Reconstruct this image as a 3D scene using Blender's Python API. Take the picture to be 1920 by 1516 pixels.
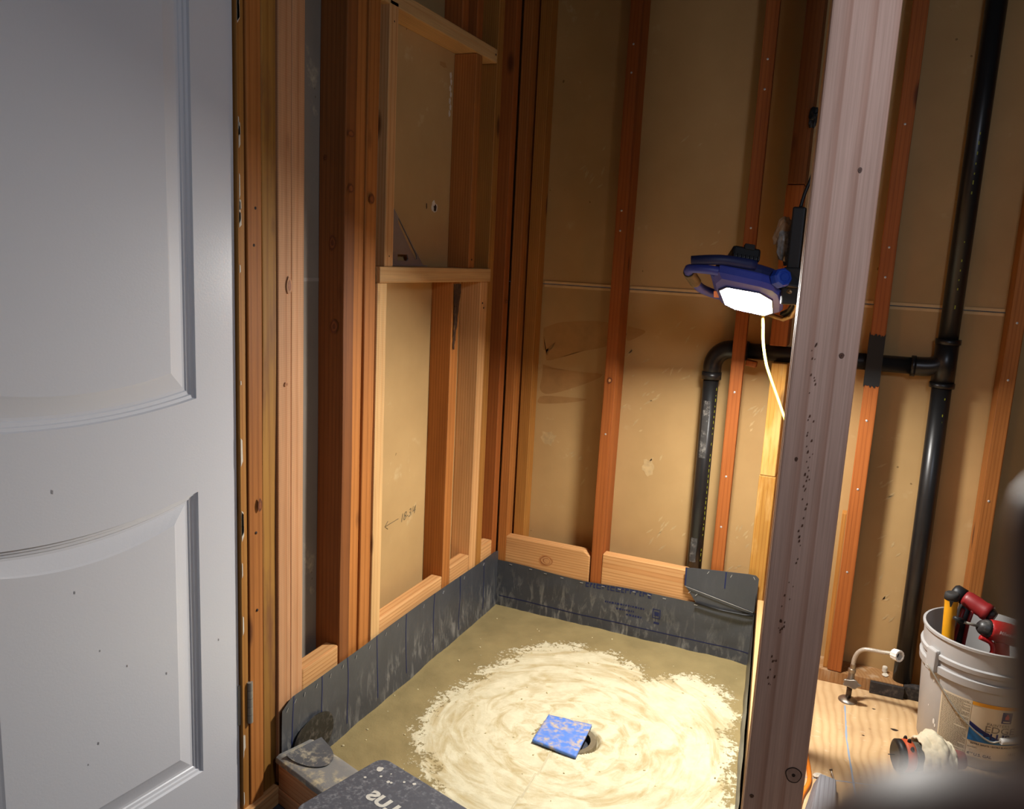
import bpy, bmesh, math, random
from mathutils import Vector, Matrix, noise as mnoise

random.seed(7)
for _o in list(bpy.data.objects):
    bpy.data.objects.remove(_o)
SC = bpy.context.scene
COL = SC.collection
R = math.radians

# ------------------------------------------------------------------ camera
CAM_LOC = Vector((1.10416, -2.46713, 1.2))
YAW, PITCH, ROLL = -0.410075, 0.1775075, -0.0506068
fwd = Vector((math.sin(YAW) * math.cos(PITCH), math.cos(YAW) * math.cos(PITCH), -math.sin(PITCH)))
rt = Vector((math.cos(YAW), -math.sin(YAW), 0))
dn = fwd.cross(rt)
cx_ = math.cos(ROLL) * rt + math.sin(ROLL) * dn
cy_ = -math.sin(ROLL) * rt + math.cos(ROLL) * dn
CAM_M = Matrix(((cx_.x, -cy_.x, -fwd.x, CAM_LOC.x), (cx_.y, -cy_.y, -fwd.y, CAM_LOC.y), (cx_.z, -cy_.z, -fwd.z, CAM_LOC.z), (0, 0, 0, 1)))
cam = bpy.data.cameras.new('camera')
cam.sensor_width = 36.0
cam.lens = 1525.1 / 1920 * 36
cam.clip_start = 0.01
cam.dof.use_dof = True
cam.dof.focus_distance = 1.9
cam.dof.aperture_fstop = 11.5
cam_o = bpy.data.objects.new('camera', cam)
COL.objects.link(cam_o)
cam_o.matrix_world = CAM_M
SC.camera = cam_o

# ------------------------------------------------------------------ world, lights, exposure
W_ = bpy.data.worlds.new('World')
SC.world = W_
W_.use_nodes = True
W_.node_tree.nodes['Background'].inputs[0].default_value = (0.80, 0.86, 1.0, 1)
W_.node_tree.nodes['Background'].inputs[1].default_value = 0.02

side_light = bpy.data.lights.new('cool_side_light', 'AREA')      # unseen cool light, added right of the frame to light post and door
side_light.shape = 'DISK'
side_light.size = 0.25
side_light.energy = 4.8
side_light.color = (0.78, 0.85, 1.0)
side_light_o = bpy.data.objects.new('cool_side_light', side_light)
COL.objects.link(side_light_o)
side_light_o.location = (1.50, -1.86, 1.62)
side_light_o.rotation_euler = (Vector((0.75, -1.0, 0.9)) - Vector((1.50, -1.86, 1.62))).to_track_quat('-Z', 'Y').to_euler()
LAMP_STRENGTH = 610.0

vs = SC.view_settings
vs.view_transform = 'Standard'
vs.look = 'None'
vs.gamma = 1.0
vs.use_curve_mapping = False
vs.exposure = 0.0

# ------------------------------------------------------------------ helpers
WM = {}          # object -> world matrix

def link(o, parent=None, world=None):
    COL.objects.link(o)
    if world is None:
        world = Matrix.Identity(4)
    WM[o] = world
    if parent is not None:
        o.parent = parent
        o.matrix_parent_inverse = WM[parent].inverted()
    o.matrix_basis = world
    return o

def tag(o, label=None, cat=None, group=None, kind=None):
    if label: o['label'] = label
    if cat: o['category'] = cat
    if group: o['group'] = group
    if kind: o['kind'] = kind
    return o

def thing(name, loc, label, cat, group=None, rot=None):
    o = bpy.data.objects.new(name, None)
    o.empty_display_size = 0.05
    m = Matrix.Translation(loc)
    if rot is not None:
        m = m @ rot
    link(o, None, m)
    return tag(o, label, cat, group)

def mesh(name, verts, faces, mat, parent=None, world=None, smooth=False):
    me = bpy.data.meshes.new(name)
    me.from_pydata([tuple(v) for v in verts], [], faces)
    me.update()
    if mat: me.materials.append(mat)
    if smooth:
        for p in me.polygons: p.use_smooth = True
    o = bpy.data.objects.new(name, me)
    return link(o, parent, world)

def bm_obj(name, bm, mat, parent=None, world=None, smooth=False, recalc=True):
    if recalc: bmesh.ops.recalc_face_normals(bm, faces=bm.faces[:])
    me = bpy.data.meshes.new(name)
    bm.to_mesh(me)
    bm.free()
    if mat: me.materials.append(mat)
    if smooth:
        for p in me.polygons: p.use_smooth = True
    o = bpy.data.objects.new(name, me)
    return link(o, parent, world)

def box_bm(sx, sy, sz, bevel=0.0, seg=1):
    bm = bmesh.new()
    bmesh.ops.create_cube(bm, size=1)
    for v in bm.verts:
        v.co = Vector((v.co.x * sx, v.co.y * sy, v.co.z * sz))
    if bevel:
        bmesh.ops.bevel(bm, geom=bm.edges[:], offset=bevel, segments=seg, affect='EDGES', profile=0.5)
    return bm

def box(name, x0, x1, y0, y1, z0, z1, mat, parent=None, bevel=0.0, rot=None, pre=None, smooth=False):
    m = Matrix.Translation(((x0 + x1) / 2, (y0 + y1) / 2, (z0 + z1) / 2))
    if rot is not None: m = m @ rot
    if pre is not None: m = pre @ m
    return bm_obj(name, box_bm(abs(x1 - x0), abs(y1 - y0), abs(z1 - z0), bevel, 2 if bevel else 1), mat, parent, m, smooth)

def board(name, x0, x1, y0, y1, z0, z1, mat, parent, axis='Z', bevel=0.0025, label=None, wob=0.0, pre=None):
    """sawn board; its length runs along the local Z axis so that the grain follows it"""
    sx, sy, sz = x1 - x0, y1 - y0, z1 - z0
    if axis == 'Z': dims, rot = (sx, sy, sz), Matrix.Identity(4)
    elif axis == 'Y': dims, rot = (sx, sz, sy), Matrix.Rotation(R(90), 4, 'X')
    else: dims, rot = (sz, sy, sx), Matrix.Rotation(R(90), 4, 'Y')
    bm = box_bm(*dims)
    if wob:
        es = [e for e in bm.edges if abs((e.verts[0].co - e.verts[1].co).z) > 1e-4]
        bmesh.ops.subdivide_edges(bm, edges=es, cuts=14, use_grid_fill=False)
        s = random.random() * 50
        for v in bm.verts:
            v.co.x += wob * mnoise.noise(Vector((v.co.x * 3 + s, v.co.y * 3, v.co.z * 2.2)))
            v.co.y += wob * mnoise.noise(Vector((v.co.x * 3, v.co.y * 3 + s + 9, v.co.z * 2.2)))
    if bevel:
        es = [e for e in bm.edges if len(e.link_faces) == 2 and e.calc_face_angle(0) > 1.0]
        bmesh.ops.bevel(bm, geom=es, offset=bevel, segments=2, affect='EDGES', profile=0.5)
    w = Matrix.Translation(((x0 + x1) / 2, (y0 + y1) / 2, (z0 + z1) / 2)) @ rot
    if pre is not None: w = pre @ w
    o = bm_obj(name, bm, mat, parent, w)
    if label: o['label'] = label
    return o

def prism_bm(outline, z0, z1, bevel=0.0, seg=2):
    bm = bmesh.new()
    a = [bm.verts.new((p[0], p[1], z0)) for p in outline]
    b = [bm.verts.new((p[0], p[1], z1)) for p in outline]
    n = len(outline)
    bm.faces.new(list(reversed(a)))
    bm.faces.new(b)
    for i in range(n):
        bm.faces.new((a[i], a[(i + 1) % n], b[(i + 1) % n], b[i]))
    bmesh.ops.recalc_face_normals(bm, faces=bm.faces[:])
    if bevel:
        bmesh.ops.bevel(bm, geom=bm.edges[:], offset=bevel, segments=seg, affect='EDGES', profile=0.5)
    return bm

def prism(name, outline, z0, z1, mat, parent=None, world=None, bevel=0.0, smooth=False):
    return bm_obj(name, prism_bm(outline, z0, z1, bevel), mat, parent, world, smooth)

def spline(pts, n=8):
    pts = [Vector(p) for p in pts]
    P = [2 * pts[0] - pts[1]] + pts + [2 * pts[-1] - pts[-2]]
    out = []
    for i in range(1, len(P) - 2):
        for k in range(n):
            t = k / n
            a, b, c, d = P[i - 1], P[i], P[i + 1], P[i + 2]
            out.append(0.5 * (2 * b + (c - a) * t + (2 * a - 5 * b + 4 * c - d) * t * t + (3 * b - a - 3 * c + d) * t ** 3))
    out.append(pts[-1])
    return out

def tube_geo(pts, r, seg=12, caps=True):
    pts = [Vector(p) for p in pts]
    n = len(pts)
    rs = r if isinstance(r, (list, tuple)) else [r] * n
    V, Fc = [], []
    up = None
    for i, p in enumerate(pts):
        t = (pts[min(i + 1, n - 1)] - pts[max(i - 1, 0)]).normalized()
        if up is None:
            up = t.orthogonal().normalized()
        up = (up - up.dot(t) * t)
        up = up.normalized() if up.length > 1e-6 else t.orthogonal().normalized()
        s = t.cross(up)
        for k in range(seg):
            a = 2 * math.pi * k / seg
            V.append(p + rs[i] * (math.cos(a) * up + math.sin(a) * s))
    for i in range(n - 1):
        for k in range(seg):
            k2 = (k + 1) % seg
            Fc.append((i * seg + k, i * seg + k2, (i + 1) * seg + k2, (i + 1) * seg + k))
    if caps:
        Fc.append(tuple(reversed(range(seg))))
        Fc.append(tuple(range((n - 1) * seg, n * seg)))
    return V, Fc

def tube(name, pts, r, mat, parent=None, seg=12, world=None, caps=True):
    V, Fc = tube_geo(pts, r, seg, caps)
    o = mesh(name, V, Fc, mat, parent, world)
    for p in o.data.polygons:
        if len(p.vertices) == 4: p.use_smooth = True
    return o

def lathe_geo(profile, seg=32, a0=0.0, a1=2 * math.pi):
    V, Fc = [], []
    full = abs(a1 - a0 - 2 * math.pi) < 1e-6
    cols = seg if full else seg + 1
    n = len(profile)
    for k in range(cols):
        a = a0 + (a1 - a0) * k / seg
        for r, z in profile:
            V.append((r * math.cos(a), r * math.sin(a), z))
    for k in range(seg):
        k2 = (k + 1) % cols
        for i in range(n - 1):
            Fc.append((k * n + i, k2 * n + i, k2 * n + i + 1, k * n + i + 1))
    return V, Fc

def lathe(name, profile, mat, parent=None, world=None, seg=32, a0=0.0, a1=2 * math.pi, auto=40):
    V, Fc = lathe_geo(profile, seg, a0, a1)
    o = mesh(name, V, Fc, mat, parent, world, smooth=True)
    bm = bmesh.new(); bm.from_mesh(o.data)
    bmesh.ops.remove_doubles(bm, verts=bm.verts[:], dist=1e-6)
    bmesh.ops.recalc_face_normals(bm, faces=bm.faces[:])
    for e in bm.edges:
        if len(e.link_faces) == 2 and e.calc_face_angle(0) > R(auto): e.smooth = False
    bm.to_mesh(o.data); bm.free()
    return o

def grid(name, fn, nu, nv, mat, parent=None, smooth=True, world=None):
    V = [fn(i / nu, j / nv) for j in range(nv + 1) for i in range(nu + 1)]
    Fc = [(j * (nu + 1) + i, j * (nu + 1) + i + 1, (j + 1) * (nu + 1) + i + 1, (j + 1) * (nu + 1) + i) for j in range(nv) for i in range(nu)]
    return mesh(name, V, Fc, mat, parent, world, smooth)

def sheet_poly(name, pts, normal, thick, mat, parent=None):
    """flat polygon given in world coordinates, extruded by thick along normal"""
    n = Vector(normal).normalized() * thick
    a = [Vector(p) for p in pts]
    k = len(a)
    V = a + [p + n for p in a]
    Fc = [tuple(reversed(range(k))), tuple(range(k, 2 * k))] + [(i, (i + 1) % k, k + (i + 1) % k, k + i) for i in range(k)]
    bm = bmesh.new()
    vv = [bm.verts.new(v) for v in V]
    for f in Fc: bm.faces.new([vv[i] for i in f])
    return bm_obj(name, bm, mat, parent)

_dg = None
def text_geo(s, size, spacing=1.0, bold=0.0, shear=0.0):
    cu = bpy.data.curves.new('t', 'FONT')
    cu.body = s; cu.size = size; cu.space_character = spacing; cu.offset = bold; cu.shear = shear
    cu.resolution_u = 3
    o = bpy.data.objects.new('t', cu)
    COL.objects.link(o)
    dg = bpy.context.evaluated_depsgraph_get()
    me = bpy.data.meshes.new_from_object(o.evaluated_get(dg))
    V = [v.co.copy() for v in me.vertices]
    Fc = [tuple(p.vertices) for p in me.polygons]
    bpy.data.objects.remove(o); bpy.data.curves.remove(cu); bpy.data.meshes.remove(me)
    return V, Fc

# ------------------------------------------------------------------ materials
def lin(c):
    out = []
    for v in c:
        v = v / 255.0
        out.append(v / 12.92 if v <= 0.04045 else ((v + 0.055) / 1.055) ** 2.4)
    return (*out, 1.0)

class NT:
    def __init__(self, name):
        self.m = bpy.data.materials.new(name)
        self.m.use_nodes = True
        self.t = self.m.node_tree
        self.b = self.t.nodes['Principled BSDF']
    def n(self, kind, **kw):
        nd = self.t.nodes.new(kind)
        for k, v in kw.items():
            if k.startswith('i_'):
                nd.inputs[int(k[2:]) if k[2:].isdigit() else k[2:].replace('_', ' ')].default_value = v
            else: setattr(nd, k, v)
        return nd
    def l(self, a, b): self.t.links.new(a, b)
    def coord(self, kind='Object', scale=(1, 1, 1), rnd=None):
        tc = self.n('ShaderNodeTexCoord')
        src = tc.outputs[kind]
        if rnd:
            oi = self.n('ShaderNodeObjectInfo')
            sc = self.n('ShaderNodeVectorMath', operation='SCALE')
            sc.inputs[0].default_value = rnd
            self.l(oi.outputs['Random'], sc.inputs['Scale'])
            ad = self.n('ShaderNodeVectorMath', operation='ADD')
            self.l(src, ad.inputs[0]); self.l(sc.outputs[0], ad.inputs[1])
            src = ad.outputs[0]
        mp = self.n('ShaderNodeMapping')
        mp.inputs['Scale'].default_value = scale
        self.l(src, mp.inputs[0])
        return mp.outputs[0]
    def noise(self, vec, scale=5, detail=4, rough=0.55, dist=0):
        nd = self.n('ShaderNodeTexNoise')
        nd.inputs['Scale'].default_value = scale; nd.inputs['Detail'].default_value = detail
        nd.inputs['Roughness'].default_value = rough; nd.inputs['Distortion'].default_value = dist
        if vec is not None: self.l(vec, nd.inputs['Vector'])
        return nd.outputs[0]
    def ramp(self, fac, stops, interp='LINEAR'):
        nd = self.n('ShaderNodeValToRGB')
        cr = nd.color_ramp; cr.interpolation = interp
        while len(cr.elements) < len(stops): cr.elements.new(0.5)
        for e, (p, c) in zip(cr.elements, stops):
            e.position = p; e.color = c if len(c) == 4 else (*c, 1)
        self.l(fac, nd.inputs[0])
        return nd.outputs[0]
    def mix(self, fac, a, b, mode='MIX'):
        nd = self.n('ShaderNodeMix', data_type='RGBA', blend_type=mode)
        for s, v in ((nd.inputs[0], fac), (nd.inputs[6], a), (nd.inputs[7], b)):
            if isinstance(v, (int, float)): s.default_value = v
            elif isinstance(v, (tuple, list)): s.default_value = v
            else: self.l(v, s)
        return nd.outputs[2]
    def math(self, op, a, b=None, clamp=False):
        nd = self.n('ShaderNodeMath', operation=op, use_clamp=clamp)
        for i, v in enumerate((a, b)):
            if v is None: continue
            if isinstance(v, (int, float)): nd.inputs[i].default_value = v
            else: self.l(v, nd.inputs[i])
        return nd.outputs[0]
    def col(self, c):
        if isinstance(c, (tuple, list)): self.b.inputs['Base Color'].default_value = c
        else: self.l(c, self.b.inputs['Base Color'])
    def rough(self, r):
        if isinstance(r, (int, float)): self.b.inputs['Roughness'].default_value = r
        else: self.l(r, self.b.inputs['Roughness'])
    def bump(self, h, strength=0.3, dist=0.002):
        nd = self.n('ShaderNodeBump')
        nd.inputs['Strength'].default_value = strength; nd.inputs['Distance'].default_value = dist
        self.l(h, nd.inputs['Height']); self.l(nd.outputs[0], self.b.inputs['Normal'])
B0, B1 = (0, 0, 0, 1), (1, 1, 1, 1)

def plain(name, c, rough=0.5, metal=0.0, var=0.0, spec=None, scale=30):
    m = NT(name)
    if var:
        nz = m.noise(m.coord(rnd=(3, 5, 7)), scale, 5)
        k = m.ramp(nz, [(0.3, (1 - var, 1 - var, 1 - var)), (0.7, (1, 1, 1))])
        m.col(m.mix(1.0, lin(c), k, 'MULTIPLY'))
    else: m.col(lin(c))
    m.rough(rough); m.b.inputs['Metallic'].default_value = metal
    if spec is not None: m.b.inputs['Specular IOR Level'].default_value = spec
    return m.m

def wood(name, light, dark, knot=(92, 48, 22), ring=42, contrast=1.0, rough=0.62, stain=None, saw=0.0, dist=2.2, knots=True):
    m = NT(name)
    v = m.coord(scale=(1, 1, 0.045), rnd=(0.11, 0.07, 9.0))
    sh = m.n('ShaderNodeMapping'); sh.inputs['Location'].default_value = (0.055, 0.035, 0)
    m.l(v, sh.inputs[0])
    wv = m.n('ShaderNodeTexWave', wave_type='RINGS', rings_direction='Z', wave_profile='SAW')
    wv.inputs['Scale'].default_value = ring; wv.inputs['Distortion'].default_value = dist
    wv.inputs['Detail'].default_value = 2.0; wv.inputs['Detail Scale'].default_value = 0.55
    m.l(sh.outputs[0], wv.inputs['Vector'])
    base = m.ramp(wv.outputs['Fac'], [(0.0, lin(light)), (0.55, lin(light)), (0.93, lin(dark)), (1.0, lin(light))])
    base = m.mix(contrast * 0.45, lin(tuple((a + b) / 2 for a, b in zip(light, dark))), base)
    fib = m.noise(m.coord(scale=(420, 420, 7), rnd=(1, 2, 3)), 1.0, 3)
    base = m.mix(1.0, base, m.ramp(fib, [(0.25, (0.80, 0.78, 0.75)), (0.75, (1.06, 1.05, 1.04))]), 'MULTIPLY')
    big = m.noise(m.coord(scale=(7, 7, 1.3), rnd=(4, 8, 3)), 1.0, 4)
    base = m.mix(1.0, base, m.ramp(big, [(0.3, (0.74, 0.70, 0.66)), (0.7, (1.08, 1.07, 1.05))]), 'MULTIPLY')
    oi = m.n('ShaderNodeObjectInfo')
    base = m.mix(1.0, base, m.ramp(oi.outputs['Random'], [(0, (0.88, 0.85, 0.82)), (1, (1.06, 1.06, 1.06))]), 'MULTIPLY')
    if knots:
        vo = m.n('ShaderNodeTexVoronoi'); vo.inputs['Scale'].default_value = 1.0
        m.l(m.coord(scale=(9, 9, 3.2), rnd=(11, 17, 23)), vo.inputs['Vector'])
        kf = m.ramp(vo.outputs['Distance'], [(0.0, B1), (0.075, (0.85,) * 3), (0.14, B0)])
        base = m.mix(kf, base, lin(knot))
    if stain:
        st = m.noise(m.coord(scale=(14, 14, 3), rnd=(2, 6, 12)), 1.0, 5, 0.6)
        base = m.mix(m.ramp(st, [(0.52, B0), (0.68, (0.75,) * 3)]), base, lin(stain))
    if saw:
        sw = m.n('ShaderNodeTexWave', wave_type='BANDS', bands_direction='Z'); sw.inputs['Scale'].default_value = 70
        sw.inputs['Distortion'].default_value = 1.0
        m.l(m.coord(), sw.inputs['Vector'])
        base = m.mix(saw, base, m.mix(1.0, base, m.ramp(sw.outputs['Fac'], [(0, (0.8,) * 3), (1, (1.05,) * 3)]), 'MULTIPLY'))
    m.col(base); m.rough(rough)
    m.b.inputs['Specular IOR Level'].default_value = 0.3
    m.bump(fib, 0.25, 0.0008)
    return m.m

OLD = wood('old_fir', (200, 132, 68), (152, 90, 38), ring=40)
OLD_RED = wood('old_redwood', (194, 116, 56), (146, 80, 34), ring=30, contrast=0.8)
OLD_BROWN = wood('old_brown', (168, 106, 56), (124, 74, 36), ring=30, contrast=0.8)
OLD_GOLD = wood('old_gold', (200, 146, 74), (164, 104, 44), ring=48)
ROUGH_GOLD = wood('rough_gold', (192, 146, 72), (150, 98, 42), ring=40, stain=(120, 74, 48))
NEW_PINK = wood('new_fir_pink', (230, 180, 136), (200, 138, 92), ring=30, saw=0.25, contrast=1.2)
NEW_PALE = wood('new_pine_pale', (236, 198, 142), (214, 162, 100), ring=40, saw=0.4, contrast=0.85)
NEW_TAN = wood('new_fir_tan', (238, 190, 132), (206, 142, 84), ring=40, contrast=1.4)
YELLOW = wood('yellow_glued', (218, 168, 84), (182, 122, 50), ring=30, stain=(224, 186, 120))
POSTM = wood('post_fir', (224, 192, 176), (170, 122, 100), ring=11, dist=1.6, contrast=0.9, knots=False)
GREYW = wood('grey_lumber', (150, 152, 160), (104, 104, 112), ring=46, knots=False)

def drywall(name, c):
    m = NT(name)
    v = m.coord('Object')
    n1 = m.noise(v, 3.0, 5); n2 = m.noise(v, 14, 6, 0.65); n3 = m.noise(v, 60, 3)
    base = m.mix(1.0, lin(c), m.ramp(n1, [(0.3, (0.84, 0.82, 0.78)), (0.7, (1.05, 1.05, 1.04))]), 'MULTIPLY')
    scuff = m.math('MULTIPLY', m.ramp(n2, [(0.60, B0), (0.70, B1)]), m.ramp(n1, [(0.50, B0), (0.62, B1)]))
    base = m.mix(m.math('MULTIPLY', scuff, 0.40), base, lin((222, 204, 164)))
    spots = m.ramp(m.noise(v, 48, 1), [(0.80, B0), (0.83, B1)])
    base = m.mix(m.math('MULTIPLY', spots, 0.7), base, lin((104, 78, 44)))
    m.col(base); m.rough(0.62)
    m.b.inputs['Specular IOR Level'].default_value = 0.25
    m.bump(n3, 0.12, 0.001)
    return m.m
DRY = drywall('drywall_paper', (190, 156, 106))
TEAR = plain('torn_paper', (180, 138, 84), 0.8, var=0.15)
TAPE = plain('seam_tape', (222, 188, 134), 0.7, var=0.15)
WHITEPL = plain('white_plaster', (224, 214, 196), 0.85, var=0.15)

def door_paint():
    m = NT('door_paint')
    m.col(lin((222, 222, 226))); m.rough(0.28)
    nz = m.noise(m.coord('Object'), 260, 3)
    m.bump(nz, 0.10, 0.0012)
    return m.m
DOOR = door_paint()
STEEL = plain('brushed_steel', (166, 158, 144), 0.45, 0.25, 0.15)
NICKEL = plain('dull_nickel', (176, 166, 152), 0.35, 0.9, 0.25)
ALU = plain('aluminium', (190, 190, 196), 0.42, 0.85, 0.1)
ABS = plain('abs_pipe', (34, 33, 33), 0.34, var=0.35, scale=18)
BLACK = plain('black_plastic', (24, 24, 26), 0.5)
DARKRUB = plain('dark_rubber', (40, 38, 36), 0.75)
TAPEB = plain('black_tape_mat', (20, 20, 20), 0.7)
BLUE = plain('lamp_blue', (70, 84, 186), 0.42, var=0.1)
BLUE_SHADED = plain('lamp_blue_shaded', (40, 48, 96), 0.5)  # lamp blue again, darkened: its shaded side put into the colour
KNOBB = plain('knob_blue', (36, 76, 190), 0.45)
BRONZE = plain('bracket_metal', (150, 122, 88), 0.45, 0.6, 0.2)
GREYRUB = plain('grey_rubber', (120, 108, 84), 0.7, var=0.4, scale=120)
CABLE = plain('cable_cream', (226, 206, 96), 0.45)
ORANGE = plain('cord_orange', (232, 128, 24), 0.5)
PAIL = plain('pail_grey', (176, 174, 172), 0.42, var=0.05)
LABELC = plain('label_cream', (224, 206, 176), 0.55, var=0.04)
LABELG = plain('label_text_side', (214, 200, 172), 0.55)
INK = plain('ink_dark', (58, 48, 44), 0.6)
INKG = plain('ink_grey', (128, 116, 100), 0.6)
NAVYI = plain('ink_navy', (28, 32, 92), 0.55)
BLUEI = plain('ink_blue', (28, 112, 176), 0.5)
ORI = plain('ink_orange', (232, 160, 36), 0.5)
REDI = plain('ink_red', (206, 74, 70), 0.5)
WHITE = plain('white_plastic', (232, 230, 224), 0.45)
REDP = plain('tool_red', (176, 34, 34), 0.35, var=0.1)
DKRED = plain('tool_dark_red', (128, 28, 30), 0.45)
HAMY = plain('hammer_yellow', (226, 158, 22), 0.5, var=0.12)
RAG = plain('rag_cotton', (228, 216, 186), 0.95, var=0.12, scale=160)
SANDO = plain('tool_orange', (214, 92, 48), 0.5, var=0.2)
STAPLE = plain('staple_steel', (214, 214, 214), 0.35, 0.6)
BLUELINE = plain('liner_blue_ink', (22, 34, 82), 0.5)
PENCIL = plain('pencil', (112, 96, 68), 0.8)
CHALK = plain('chalk_blue', (150, 166, 186), 0.9)
KNOT = plain('knot_wood', (110, 72, 52), 0.6, var=0.4, scale=220)
KNOTD = plain('knot_dark', (44, 26, 18), 0.7)
CLEAR = plain('clear_film', (190, 186, 178), 0.2, 0.25, 0.5, scale=90)
BROWNP = plain('brown_paper', (176, 138, 100), 0.6, var=0.25)

def liner_mat():
    m = NT('pvc_liner')
    tc = m.n('ShaderNodeTexCoord')
    sp = m.n('ShaderNodeSeparateXYZ'); m.l(tc.outputs['Object'], sp.inputs[0])
    v = m.coord('Object')
    str_ = m.noise(m.coord('Object', scale=(46, 46, 13)), 1.0, 6, 0.68, 0.6)
    big = m.noise(v, 6, 3)
    low = m.ramp(sp.outputs['Z'], [(0.02, (0.62,) * 3), (0.10, (0.40,) * 3), (0.15, (0.03,) * 3)])
    k = m.math('MULTIPLY', m.ramp(str_, [(0.50, B0), (0.70, B1)]), low)
    k = m.math('MULTIPLY', k, m.ramp(big, [(0.35, (0.15,) * 3), (0.6, B1)]))
    fine = m.ramp(m.noise(v, 220, 3), [(0.68, B0), (0.74, (0.4,) * 3)])
    k = m.math('ADD', k, m.math('MULTIPLY', fine, 0.3), True)
    base = m.mix(1.0, lin((68, 70, 75)), m.ramp(big, [(0.3, (0.86,) * 3), (0.7, (1.06,) * 3)]), 'MULTIPLY')
    m.col(m.mix(k, base, lin((186, 182, 170)))); m.rough(m.ramp(k, [(0, (0.36,) * 3), (0.6, (0.8,) * 3)]))
    m.bump(m.noise(v, 16, 3), 0.25, 0.006)
    return m.m
LINER = liner_mat()

def dusty(name, c, dust, amount=0.55, scale=40, rough=0.6, lo=0.0):
    m = NT(name)
    v = m.coord('Object')
    n1 = m.noise(v, scale, 6, 0.65); n2 = m.noise(v, scale * 0.25, 3)
    k = m.math('MULTIPLY', m.ramp(n1, [(0.48 - lo, B0), (0.66 - lo, B1)]), m.ramp(n2, [(0.4 - lo, (0.1,) * 3), (0.6 - lo, B1)]))
    m.col(m.mix(m.math('MULTIPLY', k, amount), lin(c), lin(dust))); m.rough(rough)
    m.bump(n1, 0.35, 0.002)
    return m.m
LINER_DUSTY = dusty('liner_dusty', (126, 124, 120), (206, 188, 146), 0.8, 45)
PATCHD = dusty('patch_dark', (30, 29, 29), (120, 112, 104), 0.5, 60, 0.45)
PATCHG = dusty('patch_grey', (82, 82, 84), (190, 178, 150), 0.75, 60)
PADM = dusty('pad_rubber', (74, 75, 82), (150, 150, 152), 0.55, 110, 0.7)
DRAINB = dusty('drain_tape_blue', (84, 128, 208), (190, 172, 146), 1.0, 58, 0.45, 0.055)

def ply_floor():
    m = NT('plywood_subfloor')
    v = m.coord('Object', scale=(1, 1, 1))
    wv = m.n('ShaderNodeTexWave', wave_type='RINGS', rings_direction='SPHERICAL', wave_profile='SIN')
    wv.inputs['Scale'].default_value = 15; wv.inputs['Distortion'].default_value = 16; wv.inputs['Detail'].default_value = 2
    wv.inputs['Detail Scale'].default_value = 0.35
    mp = m.n('ShaderNodeMapping'); mp.inputs['Location'].default_value = (0.05, 0.35, 0); mp.inputs['Scale'].default_value = (1, 0.55, 1)
    m.l(v, mp.inputs[0]); m.l(mp.outputs[0], wv.inputs['Vector'])
    base = m.ramp(wv.outputs['Fac'], [(0.0, lin((199, 162, 116))), (0.3, lin((208, 172, 126))), (1.0, lin((214, 180, 134)))])
    n1 = m.noise(v, 5, 5)
    base = m.mix(1.0, base, m.ramp(n1, [(0.3, (0.78, 0.74, 0.70)), (0.65, (1.04, 1.04, 1.02))]), 'MULTIPLY')
    n2 = m.noise(v, 36, 6, 0.7)
    base = m.mix(m.math('MULTIPLY', m.ramp(n2, [(0.60, B0), (0.72, B1)]), 0.45), base, lin((232, 220, 196)))
    base = m.mix(m.math('MULTIPLY', m.ramp(m.noise(v, 30, 3), [(0.70, B0), (0.76, B1)]), 0.5), base, lin((110, 76, 48)))
    m.col(base); m.rough(0.75)
    m.bump(wv.outputs['Fac'], 0.12, 0.002)
    return m.m
PLY = ply_floor()
CARPET = plain('dark_floor', (74, 76, 84), 0.95, var=0.5, scale=220)

def mortar_mat():
    m = NT('mortar')
    a = m.n('ShaderNodeAttribute'); a.attribute_name = 'dry'
    sw = m.n('ShaderNodeAttribute'); sw.attribute_name = 'swirl'
    v = m.coord('Object')
    edge = m.noise(v, 20, 7, 0.68, 0.4)
    arcs = m.noise(sw.outputs['Vector'], 1.0, 6, 0.62, 0.8)
    sd = m.math('ADD', a.outputs['Fac'], m.math('MULTIPLY', m.math('SUBTRACT', edge, 0.5), 0.42))
    sd = m.math('ADD', sd, m.math('MULTIPLY', m.math('SUBTRACT', arcs, 0.5), 0.16))
    gr = m.noise(v, 95, 5, 0.7)
    sd = m.math('ADD', sd, m.math('MULTIPLY', m.math('SUBTRACT', gr, 0.5), 0.42))
    k = m.ramp(sd, [(0.49, B0), (0.52, B1)])
    damp = m.ramp(arcs, [(0.34, B1), (0.55, B0)])
    fine = m.noise(v, 150, 5, 0.7)
    wet = m.mix(1.0, lin((148, 131, 90)), m.ramp(m.noise(v, 9, 5), [(0.3, (0.80,) * 3), (0.7, (1.06,) * 3)]), 'MULTIPLY')
    wet = m.mix(m.ramp(fine, [(0.28, (0.5,) * 3), (0.36, B0)]), wet, lin((96, 84, 56)))
    dry = m.mix(1.0, lin((212, 204, 174)), m.ramp(m.noise(v, 26, 6, 0.65), [(0.3, (0.84, 0.82, 0.77)), (0.62, (1.0, 1.0, 1.0))]), 'MULTIPLY')
    dry = m.mix(m.math('MULTIPLY', damp, 0.8), dry, lin((172, 152, 106)))
    m.col(m.mix(k, wet, dry)); m.rough(0.92)
    m.b.inputs['Specular IOR Level'].default_value = 0.15
    h = m.math('ADD', m.math('MULTIPLY', fine, 0.35), m.math('ADD', m.math('MULTIPLY', arcs, 0.5), m.math('MULTIPLY', k, 0.45)))
    m.bump(h, 0.55, 0.005)
    return m.m
MORTAR = mortar_mat()

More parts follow.
